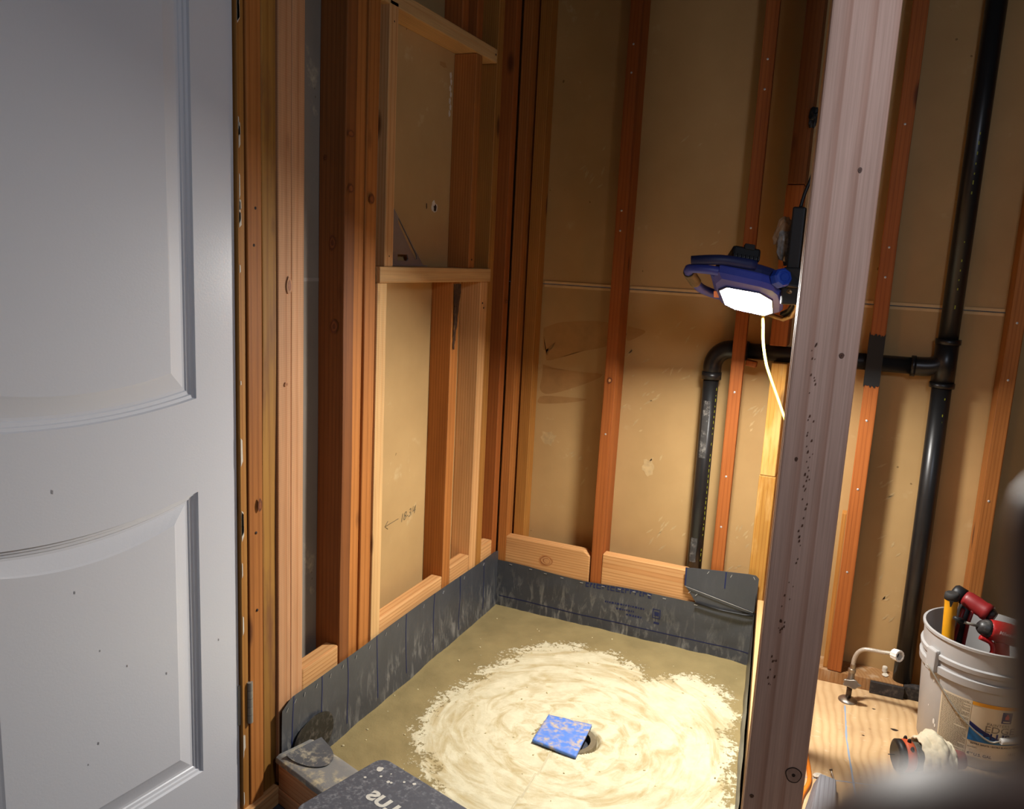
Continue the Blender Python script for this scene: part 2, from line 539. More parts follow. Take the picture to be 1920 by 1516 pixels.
def emis(name, c, s):
    m = NT(name)
    m.b.inputs['Base Color'].default_value = (*c, 1)
    m.b.inputs['Emission Color'].default_value = (*c, 1)
    m.b.inputs['Emission Strength'].default_value = s
    return m.m
LENS = emis('led_lens', (1.0, 0.972, 0.915), LAMP_STRENGTH)

def skin_mat():
    m = NT('skin')
    v = m.coord('Object')
    m.col(m.mix(1.0, lin((136, 92, 72)), m.ramp(m.noise(v, 90, 4), [(0.3, (0.9, 0.86, 0.84)), (0.7, (1.03,) * 3)]), 'MULTIPLY'))
    m.rough(0.5); m.b.inputs['Subsurface Weight'].default_value = 0.05
    m.b.inputs['Subsurface Radius'].default_value = (0.01, 0.004, 0.002)
    return m.m
SKIN = skin_mat()

# ------------------------------------------------------------------ the setting: floors
XL = -0.068                 # back of the drywall seen through the left wall's bays
YB = 0.089                  # the same behind the back wall
fl = prism('floor', [(0.93, 0.10), (2.1, 0.10), (2.1, -2.6), (1.205, -2.6), (1.075, -1.36), (0.93, 0.0)], -0.03, 0.0, PLY)
tag(fl, 'scuffed plywood subfloor with blue chalk lines right of the post', kind='structure')
fl2 = box('floor', -0.9, 2.1, -3.2, 0.10, -0.06, -0.032, CARPET)
tag(fl2, 'dark grey floor in the doorway below the shower curb', kind='structure')

def strip_on_floor(name, pts, w, mat, parent, z=0.0004, jit=0.001):
    V, Fc = [], []
    P = [Vector((p[0], p[1], z)) for p in pts]
    L = []
    for i in range(len(P) - 1):
        for k in range(12): L.append(P[i].lerp(P[i + 1], k / 12))
    L.append(P[-1])
    for i, p in enumerate(L):
        t = (L[min(i + 1, len(L) - 1)] - L[max(i - 1, 0)]).normalized()
        s = Vector((-t.y, t.x, 0))
        ww = w * (0.7 + 0.6 * random.random()) / 2
        j = (random.random() - 0.5) * jit
        V += [p + s * (ww + j), p - s * (ww - j)]
    for i in range(len(L) - 1): Fc.append((2 * i, 2 * i + 1, 2 * i + 3, 2 * i + 2))
    return mesh(name, V, Fc, mat, parent)
strip_on_floor('chalk_line', [(1.160, -0.12), (1.170, -0.30), (1.199, -0.557), (1.22, -0.75)], 0.0045, CHALK, fl)
strip_on_floor('chalk_line', [(1.06, -0.534), (1.18, -0.497), (1.30, -0.462)], 0.003, CHALK, fl)
for (x, y, s) in ((1.287, -0.189, 0.008), (1.21, -0.26, 0.003), (1.235, -0.10, 0.004), (1.33, -0.33, 0.003)):
    mesh('knot', [(x + s * math.cos(a) * (1.2 + 0.3 * math.sin(3 * a)), y + s * 0.7 * math.sin(a), 0.0005) for a in [k * math.pi / 6 for k in range(12)]], [tuple(range(12))], KNOTD, fl)

# ------------------------------------------------------------------ left wall
wl = bpy.data.objects.new('wall_left', None); link(wl, None, Matrix.Translation((XL, -0.6, 0)))
tag(wl, 'open stud wall with a framed shower niche on the left', kind='structure')
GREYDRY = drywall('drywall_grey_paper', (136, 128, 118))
for (z0_, z1_) in ((-0.03, 1.128), (1.132, 2.2)):
    box('drywall_sheet', XL - 0.013, XL, -0.735, 0.09, z0_, z1_, DRY, wl)
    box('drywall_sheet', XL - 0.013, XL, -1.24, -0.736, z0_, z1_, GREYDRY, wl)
box('seam_tape', XL - 0.002, XL + 0.0008, -1.06, -0.9, 1.126, 1.134, plain('seam_grey', (150, 142, 132), 0.7), wl)
box('sole_plate', XL, 0.0, -1.24, 0.0, -0.03, 0.008, OLD_BROWN, wl)
ZT = 2.15
def lstud(y0, y1, mat, z0=0.008, z1=ZT, x1=0.0, x0=None, wob=0.0, label=None, name='stud', bevel=0.0025):
    return board(name, XL if x0 is None else x0, x1, y0, y1, z0, z1, mat, wl, 'Z', bevel, label, wob)
lstud(-1.230, -1.190, OLD, wob=0.002, label='orange-brown stud next to the white door')
lstud(-1.187, -1.145, ROUGH_GOLD, x1=-0.003, wob=0.004, label='rough yellowish stud with crumbling edge')
lstud(-1.1435, -1.1030, NEW_PINK, x1=0.002, label='pale pinkish new stud, left of a doubled pair')
lstud(-1.1020, -1.0615, NEW_PINK, x1=0.002)
lstud(-0.921, -0.881, OLD_BROWN, x1=0.003, wob=0.003, label='reddish stud with a dark wide side and knots')
lstud(-0.878, -0.838, OLD, x1=-0.003)
lstud(-0.834, -0.789, OLD, x1=0.0, wob=0.002)
lstud(-0.785, -0.743, NEW_PALE, z1=1.125, x1=0.004, label='pale new jack stud below the niche sill')
lstud(-0.757, -0.719, NEW_TAN, z0=1.165, z1=1.775, x1=0.004, label='left side post of the niche opening')
lstud(-0.394, -0.347, OLD, z1=1.125, x1=0.0, wob=0.003, label='orange stud with a bark wane at its top')
lstud(-0.214, -0.168, NEW_TAN, z1=1.125, x1=0.002, label='pale jack stud under the right end of the niche sill')
lstud(-0.306, -0.268, OLD, z0=1.165, z1=1.762, x1=0.003, label='right side post of the niche opening')
lstud(-0.373, -0.337, OLD_RED, z0=1.802, x1=-0.01)
lstud(-0.304, -0.269, OLD_RED, z0=1.802, x1=0.0)
lstud(-0.163, -0.126, OLD_GOLD, x1=0.0, wob=0.002)
lstud(-0.041, -0.003, OLD_RED, x1=0.0, wob=0.002)
# bark on the waney stud
bm = bmesh.new()
for i in range(15):
    for s in range(4):
        z = 1.120 - i * 0.0135
        w = 0.040 * (1 - i / 15) + 0.004
        bm.verts.new((0.0015 + 0.003 * random.random(), -0.390 + 0.006 * i / 15 + w * s / 3 + 0.002 * random.random(), z))
bm.verts.ensure_lookup_table()
for i in range(14):
    for s in range(3):
        a = i * 4 + s
        bm.faces.new((bm.verts[a], bm.verts[a + 1], bm.verts[a + 5], bm.verts[a + 4]))
bm_obj('bark', bm, dusty('bark_mat', (66, 42, 24), (170, 116, 60), 0.7, 70, 0.9), wl)
# niche sill and header
board('niche_sill', XL, 0.010, -0.785, -0.166, 1.1255, 1.1650, NEW_PALE, wl, 'Y', label='pale horizontal niche sill')
board('niche_header', XL, 0.004, -0.786, -0.174, 1.763, 1.802, NEW_PALE, wl, 'Y', label='pale horizontal header over the niche')
# blocking along the bottom of the bays
def lblock(y0, y1, z1, mat=NEW_TAN):
    return board('blocking', -0.036, 0.001, y0, y1, 0.03, z1, mat, wl, 'Y', 0.004)
lblock(-1.0605, -0.9225, 0.247); lblock(-0.742, -0.3955, 0.240); lblock(-0.346, -0.2155, 0.250); lblock(-0.125, -0.0425, 0.249)
# screw heads on the framing
def screw_heads(parent, pts, nrm, mat, r=0.0032):
    q = Vector(nrm).to_track_quat('Z', 'Y').to_matrix().to_4x4()
    src = None
    for p in pts:
        w = Matrix.Translation(p) @ q
        if src is None:
            src = lathe('screw_head', [(0.0, 0.0009), (r * 0.5, 0.0009), (r, 0.0), (r, -0.002)], mat, parent, w, seg=8)
        else:
            o = bpy.data.objects.new('screw_head', src.data); link(o, parent, w)
screw_heads(wl, [(0.0035, -0.737, 1.19), (0.0035, -0.287, 1.19), (0.0035, -0.737, 1.73), (0.0045, -0.185, 1.785), (0.003, -0.20, 1.06), (0.003, -0.19, 1.045),
                 (0.0005, -1.212, 1.20), (0.0005, -1.207, 1.27), (0.0005, -1.21, 0.62), (0.0005, -1.208, 0.45)], (1, 0, 0), KNOTD)
# pencil note on the paper
V, Fc = text_geo('18-3/4', 0.034, shear=0.3)
mesh('pencil_mark', [Vector((XL + 0.0006, -0.535 + v.x * 0.95, 0.436 + v.x * 0.10 + v.y)) for v in V], Fc, PENCIL, wl)
tube('pencil_mark', [(XL + 0.0006, -0.545, 0.452), (XL + 0.0006, -0.61, 0.448)], 0.0009, PENCIL, wl, 5)
tube('pencil_mark', [(XL + 0.0006, -0.60, 0.460), (XL + 0.0006, -0.615, 0.448), (XL + 0.0006, -0.60, 0.437)], 0.0009, PENCIL, wl, 5)
# holes and paper tears in the niche
def blob(name, c, axes, r, mat, parent, seed=1, n=16, thick=None):
    u, v = Vector(axes[0]), Vector(axes[1])
    rr = random.Random(seed)
    pts = []
    for k in range(n):
        a = 2 * math.pi * k / n
        f = 0.7 + 0.5 * rr.random()
        pts.append(Vector(c) + u * (r[0] * f * math.cos(a)) + v * (r[1] * f * math.sin(a)))
    return mesh(name, pts, [tuple(range(n))], mat, parent)
YZ = ((0, 1, 0), (0, 0, 1)); XZ = ((1, 0, 0), (0, 0, 1))
blob('paper_tear', (XL + 0.0006, -0.396, 1.332), YZ, (0.016, 0.017), WHITEPL, wl, 2)
blob('hole', (XL + 0.0012, -0.391, 1.330), YZ, (0.009, 0.010), KNOTD, wl, 3)
blob('hole', (XL + 0.0009, -0.439, 1.331), YZ, (0.003, 0.010), KNOTD, wl, 4)
for k in range(7):
    blob('paper_tear', (XL + 0.0006, -0.325 + 0.004 * (k % 2), 1.70 - 0.017 * k), YZ, (0.006, 0.009), WHITEPL, wl, 20 + k)
blob('paper_tear', (XL + 0.0006, -0.37, 1.72), YZ, (0.022, 0.008), TEAR, wl, 31)

# ------------------------------------------------------------------ back wall
wb = bpy.data.objects.new('wall_back', None); link(wb, None, Matrix.Translation((0.8, YB, 0)))
tag(wb, 'open stud wall with bare brown drywall paper behind the shower', kind='structure')
box('drywall_sheet', XL, 2.1, YB, YB + 0.013, -0.03, 1.121, DRY, wb)
box('drywall_sheet', XL, 2.1, YB, YB + 0.013, 1.1235, 2.3, DRY, wb)
for (x0, x1) in ((0.09, 0.345), (0.385, 0.734), (0.774, 1.10), (1.144, 1.285), (1.33, 1.427)):
    box('seam_tape', x0, x1, YB - 0.0025, YB, 1.1235, 1.1315, TAPE, wb)
    box('seam_tape', x0, x1, YB - 0.0015, YB, 1.112, 1.1195, TAPE, wb)
def bstud(x0, x1, mat, z0=0.039, z1=ZT, y0=0.0, y1=YB, wob=0.0, label=None, name='stud', bevel=0.0025):
    return board(name, x0, x1, y0, y1, z0, z1, mat, wb, 'Z', bevel, label, wob)
bstud(0.003, 0.0365, OLD, wob=0.002, label='brown corner stud in the inside corner')
bstud(0.044, 0.084, OLD_GOLD, y0=0.039, label='golden corner stud set back beside the corner')
bstud(0.3455, 0.3825, OLD_RED, wob=0.003, label='reddish-orange stud in the middle of the back wall')
bstud(0.7345, 0.7715, OLD_RED, y1=0.020, label='smooth orange stud in front of the black pipe elbow')
bstud(0.840, 0.888, OLD_BROWN, z0=1.445, y0=0.004, label='upper brown stud piece with a butt joint')
bstud(0.838, 0.886, OLD_RED, z0=0.988, z1=1.443, y0=0.004)
bstud(0.850, 0.894, YELLOW, z1=0.938, y0=0.003, z0=0.60, label='yellow glue-stained stud below the horizontal pipe')
bstud(0.848, 0.896, YELLOW, z1=0.599, y0=0.003)
bstud(1.1025, 1.1420, OLD_RED, wob=0.002, label='orange stud behind the post, wrapped with black tape')
bstud(1.4285, 1.4655, OLD, wob=0.003, label='orange stud behind the paint bucket')
bstud(1.86, 1.90, OLD)
# shim beside the taped stud
board('shim', 1.089, 1.1015, 0.012, 0.05, 0.039, 0.52, OLD_GOLD, wb, 'Z', 0.001)
# sole plate right of the shower: front edge out of square
m4 = Matrix.Translation((1.2, 0.045, 0.019))
prism('sole_plate', [(-0.25, -0.052), (0.11, -0.036), (0.11, 0.044), (-0.25, 0.044)], -0.019, 0.019, wood('plate_wood', (190, 150, 104), (150, 104, 62), ring=30, stain=(210, 190, 160)), wb, m4, 0.002)
prism('sole_plate', [(-0.002, -0.0355), (0.5, -0.035), (0.5, 0.044), (0.112, 0.044), (0.112, 0.006), (-0.002, -0.010)], -0.019, 0.0195,
      dusty('charred_plate', (36, 33, 32), (110, 100, 92), 0.5, 60, 0.8), wb, m4 @ Matrix.Translation((0.113, -0.002, 0)), 0.002)
box('char_mark', 1.222, 1.312, -0.0065, 0.004, 0.001, 0.0365, dusty('char', (44, 40, 38), (120, 108, 98), 0.5, 60, 0.8), wb, 0.001, rot=Matrix.Rotation(R(2.5), 4, 'Z'))
box('sole_plate', 0.0, 0.95, 0.0, YB, -0.03, 0.038, OLD_BROWN, wb)
# blocking above the liner, with a clipped corner
bm = prism_bm([(0.034, 0.06), (0.3405, 0.06), (0.3405, 0.240), (0.318, 0.256), (0.034, 0.256)], 0.0, 0.038, 0.003)
rotX = Matrix.Rotation(R(90), 4, 'X')
for v in bm.verts: v.co = Vector((v.co.z - 0.019, 0, 0)) + Vector((0, v.co.y - 0.158, 0)) * 1 + Vector((0, 0, v.co.x - 0.187))
bw = Matrix(((0, 0, 1, 0.187), (1, 0, 0, 0.019), (0, 1, 0, 0.158), (0, 0, 0, 1)))
o = bm_obj('blocking', bm, NEW_TAN, wb, bw); o['label'] = 'new blocking board with a round knot'
board('blocking', 0.3835, 0.7335, 0.001, 0.038, 0.06, 0.259, NEW_TAN, wb, 'X', 0.003, label='blocking board with a plaster-dusted face')
board('blocking', 0.7735, 0.847, 0.001, 0.038, 0.06, 0.259, NEW_TAN, wb, 'X', 0.003)
# the big knot of the first block
def oval(name, c, axes, rx, ry, mat, parent, n=22, wob=0.08, seed=0):
    u, v = Vector(axes[0]), Vector(axes[1])
    return mesh(name, [Vector(c) + u * (rx * math.cos(a) * (1 + wob * math.sin(2 * a + seed))) + v * (ry * math.sin(a) * (1 + wob * math.cos(3 * a + seed))) for a in [k * 2 * math.pi / n for k in range(n)]], [tuple(range(n))], mat, parent)
K1 = plain('knot_halo', (196, 134, 80), 0.6, var=0.2, scale=120); K2 = plain('knot_mid', (170, 104, 58), 0.6, var=0.3, scale=160); K3 = plain('knot_core', (206, 150, 96), 0.6, var=0.2, scale=120)
KB1 = plain('knot_old', (118, 62, 28), 0.6, var=0.3, scale=160); KB2 = plain('knot_old_core', (150, 84, 38), 0.6, var=0.3, scale=160)
for j, (r1, r2, mt) in enumerate(((0.026, 0.019, K1), (0.021, 0.0165, K2), (0.0185, 0.014, K3), (0.013, 0.010, K2), (0.0115, 0.0088, K3))):
    oval('knot', (0.186 + 0.001 * j, -0.0004 - 0.00025 * j, 0.196), XZ, r1, r2, mt, wb, seed=j)
for (x_, y_, z_, rx, ry) in ((-0.028, -0.9225, 1.214, 0.009, 0.017), (-0.021, -0.9225, 1.026, 0.010, 0.016), (-0.05, -0.9225, 1.40, 0.004, 0.006)):
    for j, (f_, mt) in enumerate(((1.0, KB1), (0.72, KB2), (0.40, KB1))): oval('knot', (x_, y_ - 0.0004 * j - 0.0010, z_), XZ, rx * f_, ry * f_, mt, wl, seed=j)
for (y_, z_, rx, ry) in ((-0.905, 1.453, 0.013, 0.008), (-0.902, 1.336, 0.011, 0.010), (-0.818, 1.320, 0.010, 0.012), (-0.024, 1.060, 0.010, 0.006), (-1.203, 0.678, 0.006, 0.014)):
    for j, (f_, mt) in enumerate(((1.0, KB1), (0.6, KB2))): oval('knot', (0.0046 + 0.0003 * j, y_, z_), YZ, rx * f_, ry * f_, mt, wl, seed=j + z_)
for (y_, z_, rx, ry) in ((-1.112, 1.122, 0.008, 0.018), (-1.121, 0.918, 0.005, 0.005)):
    for j, (f_, mt) in enumerate(((1.0, K1), (0.6, K2))): oval('knot', (0.0046 + 0.0003 * j, y_, z_), YZ, rx * f_, ry * f_, mt, wl, seed=j + z_)
oval('knot', (0.366, -0.0028, 0.835), XZ, 0.008, 0.010, KB1, wb); oval('knot', (0.366, -0.0032, 0.835), XZ, 0.004, 0.005, K3, wb)
# torn paper on the drywall
def tear(pts, mat=TEAR, y=YB - 0.0007):
    P = spline([(x, y, z) for x, z in pts + pts[:1]], 4)[:-1]
    k = len(P)
    bm = bmesh.new()
    f = bm.faces.new([bm.verts.new(p) for p in P])
    bmesh.ops.triangulate(bm, faces=[f])
    return bm_obj('paper_tear', bm, mat, wb)
tear([(0.095, 0.975), (0.171, 1.001), (0.335, 1.008), (0.335, 0.941), (0.215, 0.903), (0.112, 0.866), (0.14, 0.93), (0.10, 0.90)])
tear([(0.386, 1.004), (0.445, 0.993), (0.42, 0.971), (0.386, 0.958)])
tear([(0.10, 0.852), (0.182, 0.837), (0.313, 0.838), (0.223, 0.787), (0.129, 0.753), (0.095, 0.765), (0.10, 0.81)])
tear([(0.095, 0.739), (0.13, 0.746), (0.264, 0.75), (0.189, 0.729), (0.095, 0.717)])
SMEAR = plain('plaster_smear', (202, 172, 122), 0.8, var=0.25, scale=60)
rs = random.Random(5)
for (x, z, w, h, n) in ((0.57, 0.93, 0.05, 0.10, 9), (0.43, 0.83, 0.05, 0.10, 9), (0.47, 0.72, 0.04, 0.08, 7), (0.25, 0.51, 0.03, 0.06, 6), (0.50, 0.56, 0.03, 0.04, 2), (0.57, 0.33, 0.06, 0.06, 10), (0.81, 0.33, 0.03, 0.10, 10), (0.81, 0.80, 0.03, 0.09, 7), (0.22, 1.50, 0.05, 0.06, 9), (0.55, 1.58, 0.03, 0.03, 2), (1.22, 0.24, 0.04, 0.10, 8), (1.19, 0.62, 0.03, 0.06, 6), (0.62, 1.26, 0.03, 0.05, 6), (1.23, 0.43, 0.03, 0.04, 4)):
    for k in range(n):
        cx, cz = x + (rs.random() - 0.5) * 2 * w, z + (rs.random() - 0.5) * 2 * h
        a = rs.random() * 0.8 + 0.5
        ln = 0.006 + 0.014 * rs.random()
        d = (math.cos(a) * ln, math.sin(a) * ln); e = (-math.sin(a) * 0.0022, math.cos(a) * 0.0022)
        mesh('plaster_smear', [(cx - d[0], YB - 0.0006, cz - d[1]), (cx + e[0] * 2, YB - 0.0006, cz + e[1]), (cx + d[0], YB - 0.0006, cz + d[1]), (cx - e[0], YB - 0.0006, cz - e[1] * 2)], [(0, 1, 2, 3)], SMEAR, wb)
blob('plaster_smear', (0.135, YB - 0.0006, 0.60), XZ, (0.028, 0.026), SMEAR, wb, 8)
blob('plaster_smear', (0.49, YB - 0.0006, 0.55), XZ, (0.022, 0.030), SMEAR, wb, 9)
screw_heads(wb, [(0.364, -0.0006, z) for z in (1.84, 1.76, 1.36, 1.30, 0.66)] + [(0.753, -0.0006, z) for z in (1.78, 1.70, 1.32, 1.26, 0.84, 0.58, 0.42)] +
            [(1.122, -0.0006, z) for z in (1.60, 1.28, 1.20, 0.80, 0.60, 0.35)] + [(1.447, -0.0006, z) for z in (1.1, 0.95, 0.62)], (0, -1, 0), STAPLE)
blob('plaster_lump', (1.262, 0.05, 0.0405), ((1, 0, 0), (0, 1, 0)), (0.010, 0.012), WHITEPL, wb, 41)
box('plaster_lump', 1.252, 1.266, 0.060, 0.074, 0.0385, 0.060, WHITEPL, wb, 0.005, rot=Matrix.Rotation(0.4, 4, 'Z'))
# black tape around the stud where the pipe passes behind it
bm = bmesh.new()
N_ = 14
rt_ = random.Random(3)
top = [(1.1015 + 0.041 * i / N_, 1.045 - 0.008 * rt_.random() + (0.006 if i in (0, N_) else 0)) for i in range(N_ + 1)]
bot = [(1.1015 + 0.041 * i / N_, 0.893 + 0.010 * rt_.random()) for i in range(N_ + 1)]
tv = [bm.verts.new((x, -0.0022, z)) for x, z in top]; bv = [bm.verts.new((x, -0.0022, z)) for x, z in bot]
for i in range(N_): bm.faces.new((bv[i], bv[i + 1], tv[i + 1], tv[i]))
for s, lst in ((0, (tv[0], bv[0])), (1, (tv[-1], bv[-1]))):
    x = lst[0].co.x + (-0.0008 if s == 0 else 0.0008)
    q = [bm.verts.new((x, 0.06, lst[0].co.z)), bm.verts.new((x, 0.06, lst[1].co.z))]
    bm.faces.new((lst[0], lst[1], q[1], q[0]))
bm_obj('black_tape', bm, TAPEB, wb)

# ------------------------------------------------------------------ right shower wall (seen almost edge-on)
wr = bpy.data.objects.new('wall_right', None); link(wr, None, Matrix.Translation((0.95, -0.6, 0)))
tag(wr, 'unfinished right shower wall, seen edge-on behind the post', kind='structure')
A6 = Matrix.Translation((0.880, -0.002, 0)) @ Matrix.Rotation(R(6), 4, 'Z')      # x across the wall, -y towards the viewer
board('sole_plate', 0.004, 0.093, -1.15, -0.004, 0.0, 0.038, NEW_TAN, wr, 'Y', pre=A6)
board('sole_plate', 0.004, 0.093, -1.15, -0.004, 0.038, 0.076, NEW_TAN, wr, 'Y', pre=A6)
board('blocking', 0.003, 0.022, -1.15, -0.006, 0.078, 0.215, NEW_PALE, wr, 'Y', pre=A6)
board('stud', 0.018, 0.093, -0.445, -0.407, 0.077, ZT, OLD, wr, 'Z', pre=A6)

# the post in the foreground
POST_M = Matrix.Translation((1.003, -1.205, 0.0)) @ Matrix.Rotation(R(6), 4, 'Z')
post = thing('wooden_post', (1.003, -1.205, 0.0), 'tall pale two-by-four post in the foreground right of the shower', 'post', rot=Matrix.Rotation(R(6), 4, 'Z'))
board('post_board', 0.0, 0.089, 0.0, 0.038, 0.0, 2.2, POSTM, post, 'Z', 0.0035, pre=POST_M)
board('post_board', -0.001, 0.088, 0.040, 0.078, 0.0, 2.2, NEW_TAN, post, 'Z', 0.0035, pre=POST_M)
def post_knot(x, z, rx, rz, mat=KNOT, dark=True):
    n = 20
    for f, mt, y in ((1.14, KNOTD if dark else mat, -0.0004), (1.0, mat, -0.0008), (0.25, KNOTD, -0.0011)):
        mesh('knot', [(x + rx * f * math.cos(a) * (1 + 0.08 * math.sin(3 * a)), y, z + rz * f * math.sin(a)) for a in [k * 2 * math.pi / n for k in range(n)]], [tuple(range(n))], mt, post, POST_M)
post_knot(0.061, 1.345, 0.0024, 0.0035)
post_knot(0.0665, 1.085, 0.0032, 0.0036)
post_knot(0.071, 0.413, 0.011, 0.012, plain('knot_pale', (176, 140, 122), 0.6, var=0.3, scale=160))
post_knot(0.012, 0.360, 0.003, 0.003)
post_knot(0.021, 0.925, 0.002, 0.003)
# small dark resin flecks down the face
rk = random.Random(11)
for k in range(70):
    z = 0.55 + 0.55 * rk.random()
    x = 0.030 + 0.010 * math.sin(z * 9) + (rk.random() - 0.5) * 0.010
    s = 0.0006 + 0.0009 * rk.random()
    mesh('resin_fleck', [(x - s, -0.0005, z - 1.6 * s), (x + s, -0.0005, z - s), (x + s, -0.0005, z + 2 * s), (x - s * 0.4, -0.0005, z + 1.5 * s)], [(0, 1, 2, 3)], KNOT, post, POST_M)

# ------------------------------------------------------------------ door and jamb
DT = Vector((-0.10338, -0.99464, 0)); DN = Vector((0.99464, -0.10338, 0)); DH = Vector((-0.012, -1.252, 0))
DM = Matrix(((DT.x, 0, DN.x, DH.x), (DT.y, 0, DN.y, DH.y), (0, 1, 0, 0), (0, 0, 0, 1)))     # local x along the door, y up, z out of its face
door = bpy.data.objects.new('door_1', None); link(door, None, DM)
tag(door, 'white two-panel moulded door standing open on the left', kind='structure')
DW, DZ0, DZ1 = 0.612, -0.02, 2.0
PX0, PX1 = 0.092, 0.520
def arc_edge(x0, x1, z, sag, n=18):
    out = []
    for i in range(n + 1):
        t = i / n
        out.append((x0 + (x1 - x0) * t, z - sag * (1 - (2 * t - 1) ** 2)))
    return out
def up_outline(d): return arc_edge(PX0 + d, PX1 - d, 0.916 + d, 0.018) + list(reversed(arc_edge(PX0 + d, PX1 - d, 1.86 - d, -0.07)))
def lo_outline(d): return [(PX0 + d + (PX1 - PX0 - 2 * d) * i / 18, 0.153 + d) for i in range(19)] + list(reversed(arc_edge(PX0 + d, PX1 - d, 0.737 - d, 0.024)))
def door_panel(outline):
    prof = [(0, 0.0), (0.002, -0.0045), (0.007, -0.0055), (0.0085, -0.0085), (0.014, -0.0095), (0.016, -0.0115), (0.021, -0.0115), (0.048, -0.0035), (0.052, -0.002)]
    rings = [[(p[0], p[1], dz) for p in outline(d)] for d, dz in prof]
    V, Fc = [], []
    n = len(rings[0])
    for r in rings: V += r
    for k in range(len(rings) - 1):
        for i in range(n):
            j = (i + 1) % n
            Fc.append((k * n + i, k * n + j, (k + 1) * n + j, (k + 1) * n + i))
    k = (len(rings) - 1) * n
    h = n // 2
    for i in range(h - 1): Fc.append((k + i, k + i + 1, k + n - 2 - i, k + n - 1 - i))
    return V, Fc
for outl in (up_outline, lo_outline):
    V, Fc = door_panel(outl)
    mesh('door_panel', V, Fc, DOOR, door, DM)
# slab: stiles and rails around the two panels
def inside(p, poly):
    c = False
    for i in range(len(poly)):
        (x1, y1), (x2, y2) = poly[i - 1], poly[i]
        if (y1 > p[1]) != (y2 > p[1]) and p[0] < (x2 - x1) * (p[1] - y1) / (y2 - y1) + x1: c = not c
    return c
bm = bmesh.new()
def face(pts, z=0.0): bm.faces.new([bm.verts.new((p[0], p[1], z)) for p in pts])
face([(0, DZ0), (PX0, DZ0), (PX0, DZ1), (0, DZ1)]); face([(PX1, DZ0), (DW, DZ0), (DW, DZ1), (PX1, DZ1)])
face([(PX0, DZ0), (PX1, DZ0), (PX1, 0.153), (PX0, 0.153)])
lo_top, up_bot, up_top = arc_edge(PX0, PX1, 0.737, 0.024), arc_edge(PX0, PX1, 0.916, 0.018), arc_edge(PX0, PX1, 1.86, -0.07)
for i in range(18):
    face([lo_top[i], lo_top[i + 1], up_bot[i + 1], up_bot[i]])
    face([up_top[i], up_top[i + 1], (up_top[i + 1][0], DZ1), (up_top[i][0], DZ1)])
bmesh.ops.remove_doubles(bm, verts=bm.verts[:], dist=1e-6)
q = [bm.verts.new(p) for p in ((0, DZ0, 0), (DW, DZ0, 0), (DW, DZ1, 0), (0, DZ1, 0), (0, DZ0, -0.035), (DW, DZ0, -0.035), (DW, DZ1, -0.035), (0, DZ1, -0.035))]
for f in ((4, 7, 6, 5), (0, 4, 5, 1), (1, 5, 6, 2), (2, 6, 7, 3), (3, 7, 4, 0)): bm.faces.new([q[i] for i in f])
slab = bm_obj('door_slab', bm, DOOR, door, DM, recalc=False)
# hinge
for zc in (0.252, 1.75):
    hg = box('hinge', -0.020, 0.003, zc - 0.045, zc + 0.045, -0.012, 0.0025, STEEL, door, 0.001, pre=DM)
    if zc < 1: hg['label'] = 'worn steel butt hinge'
    for k in range(5):
        pts = [(-0.022, zc - 0.046 + 0.0186 * k, 0.009), (-0.022, zc - 0.046 + 0.0186 * k + 0.0176, 0.009)]
        V, Fc = tube_geo(pts, 0.0062, 12)
        mesh('knuckle', V, Fc, STEEL, hg, DM, smooth=False)
# little scuffs in the paint
SCUFF = plain('door_scuff', (150, 148, 150), 0.7)
for (x, y, s) in ((0.37, 0.80, 0.004), (0.34, 0.62, 0.003), (0.30, 0.50, 0.002), (0.25, 0.45, 0.0025), (0.17, 0.40, 0.003), (0.31, 0.33, 0.003), (0.33, 0.30, 0.002), (0.05, 0.42, 0.003)):
    dz = 0.0004 if x < PX0 or 0.73 < y < 0.9 else -0.0015
    mesh('paint_scuff', [(x - s * 0.4, y - s, dz), (x + s * 0.4, y - s * 0.6, dz), (x + s * 0.3, y + s, dz), (x - s * 0.5, y + s * 0.5, dz)], [(0, 1, 2, 3)], SCUFF, door, DM)

tr = bpy.data.objects.new('trim_1', None); link(tr, None, Matrix.Translation((-0.03, -1.24, 0)))
tag(tr, 'raw wooden door jamb edge with flaking paint', kind='structure')
board('jamb', -0.10, -0.004, -1.2495, -1.232, -0.03, ZT, OLD_GOLD, tr, 'Z', 0.001)
for k in range(26):
    z = -0.02 + 2.0 * rk.random(); w = 0.002 + 0.005 * rk.random(); h = 0.008 + 0.05 * rk.random()
    y = -1.249 + 0.003 * rk.random()
    mesh('paint_flake', [(-0.0032, y, z), (-0.0032, y + w, z + 0.2 * h), (-0.0032, y + w * 0.8, z + h), (-0.0032, y, z + h * 1.1)], [(0, 1, 2, 3)], WHITEPL, tr)
board('threshold_strip', -0.05, 0.012, -1.255, -1.150, -0.032, 0.010, NEW_TAN, tr, 'Y', 0.002)

# ------------------------------------------------------------------ shower: curb, mortar bed, liner, drain
CA = R(-17)
CURB_M = Matrix.Translation((0.006, -1.155, 0.0)) @ Matrix.Rotation(CA, 4, 'Z')
curb = thing('shower_curb', (0.006, -1.155, -0.03), 'curb of three stacked boards at the front left of the shower', 'curb', rot=Matrix.Rotation(CA, 4, 'Z'))
for k in range(3):
    board('curb_board', 0.002 + 0.002 * k, 1.04, 0.0 + (0.0015 if k == 1 else 0), 0.089, -0.031 + 0.0385 * k, 0.0070 + 0.0385 * k, NEW_PINK, curb, 'X', 0.0025, pre=CURB_M)

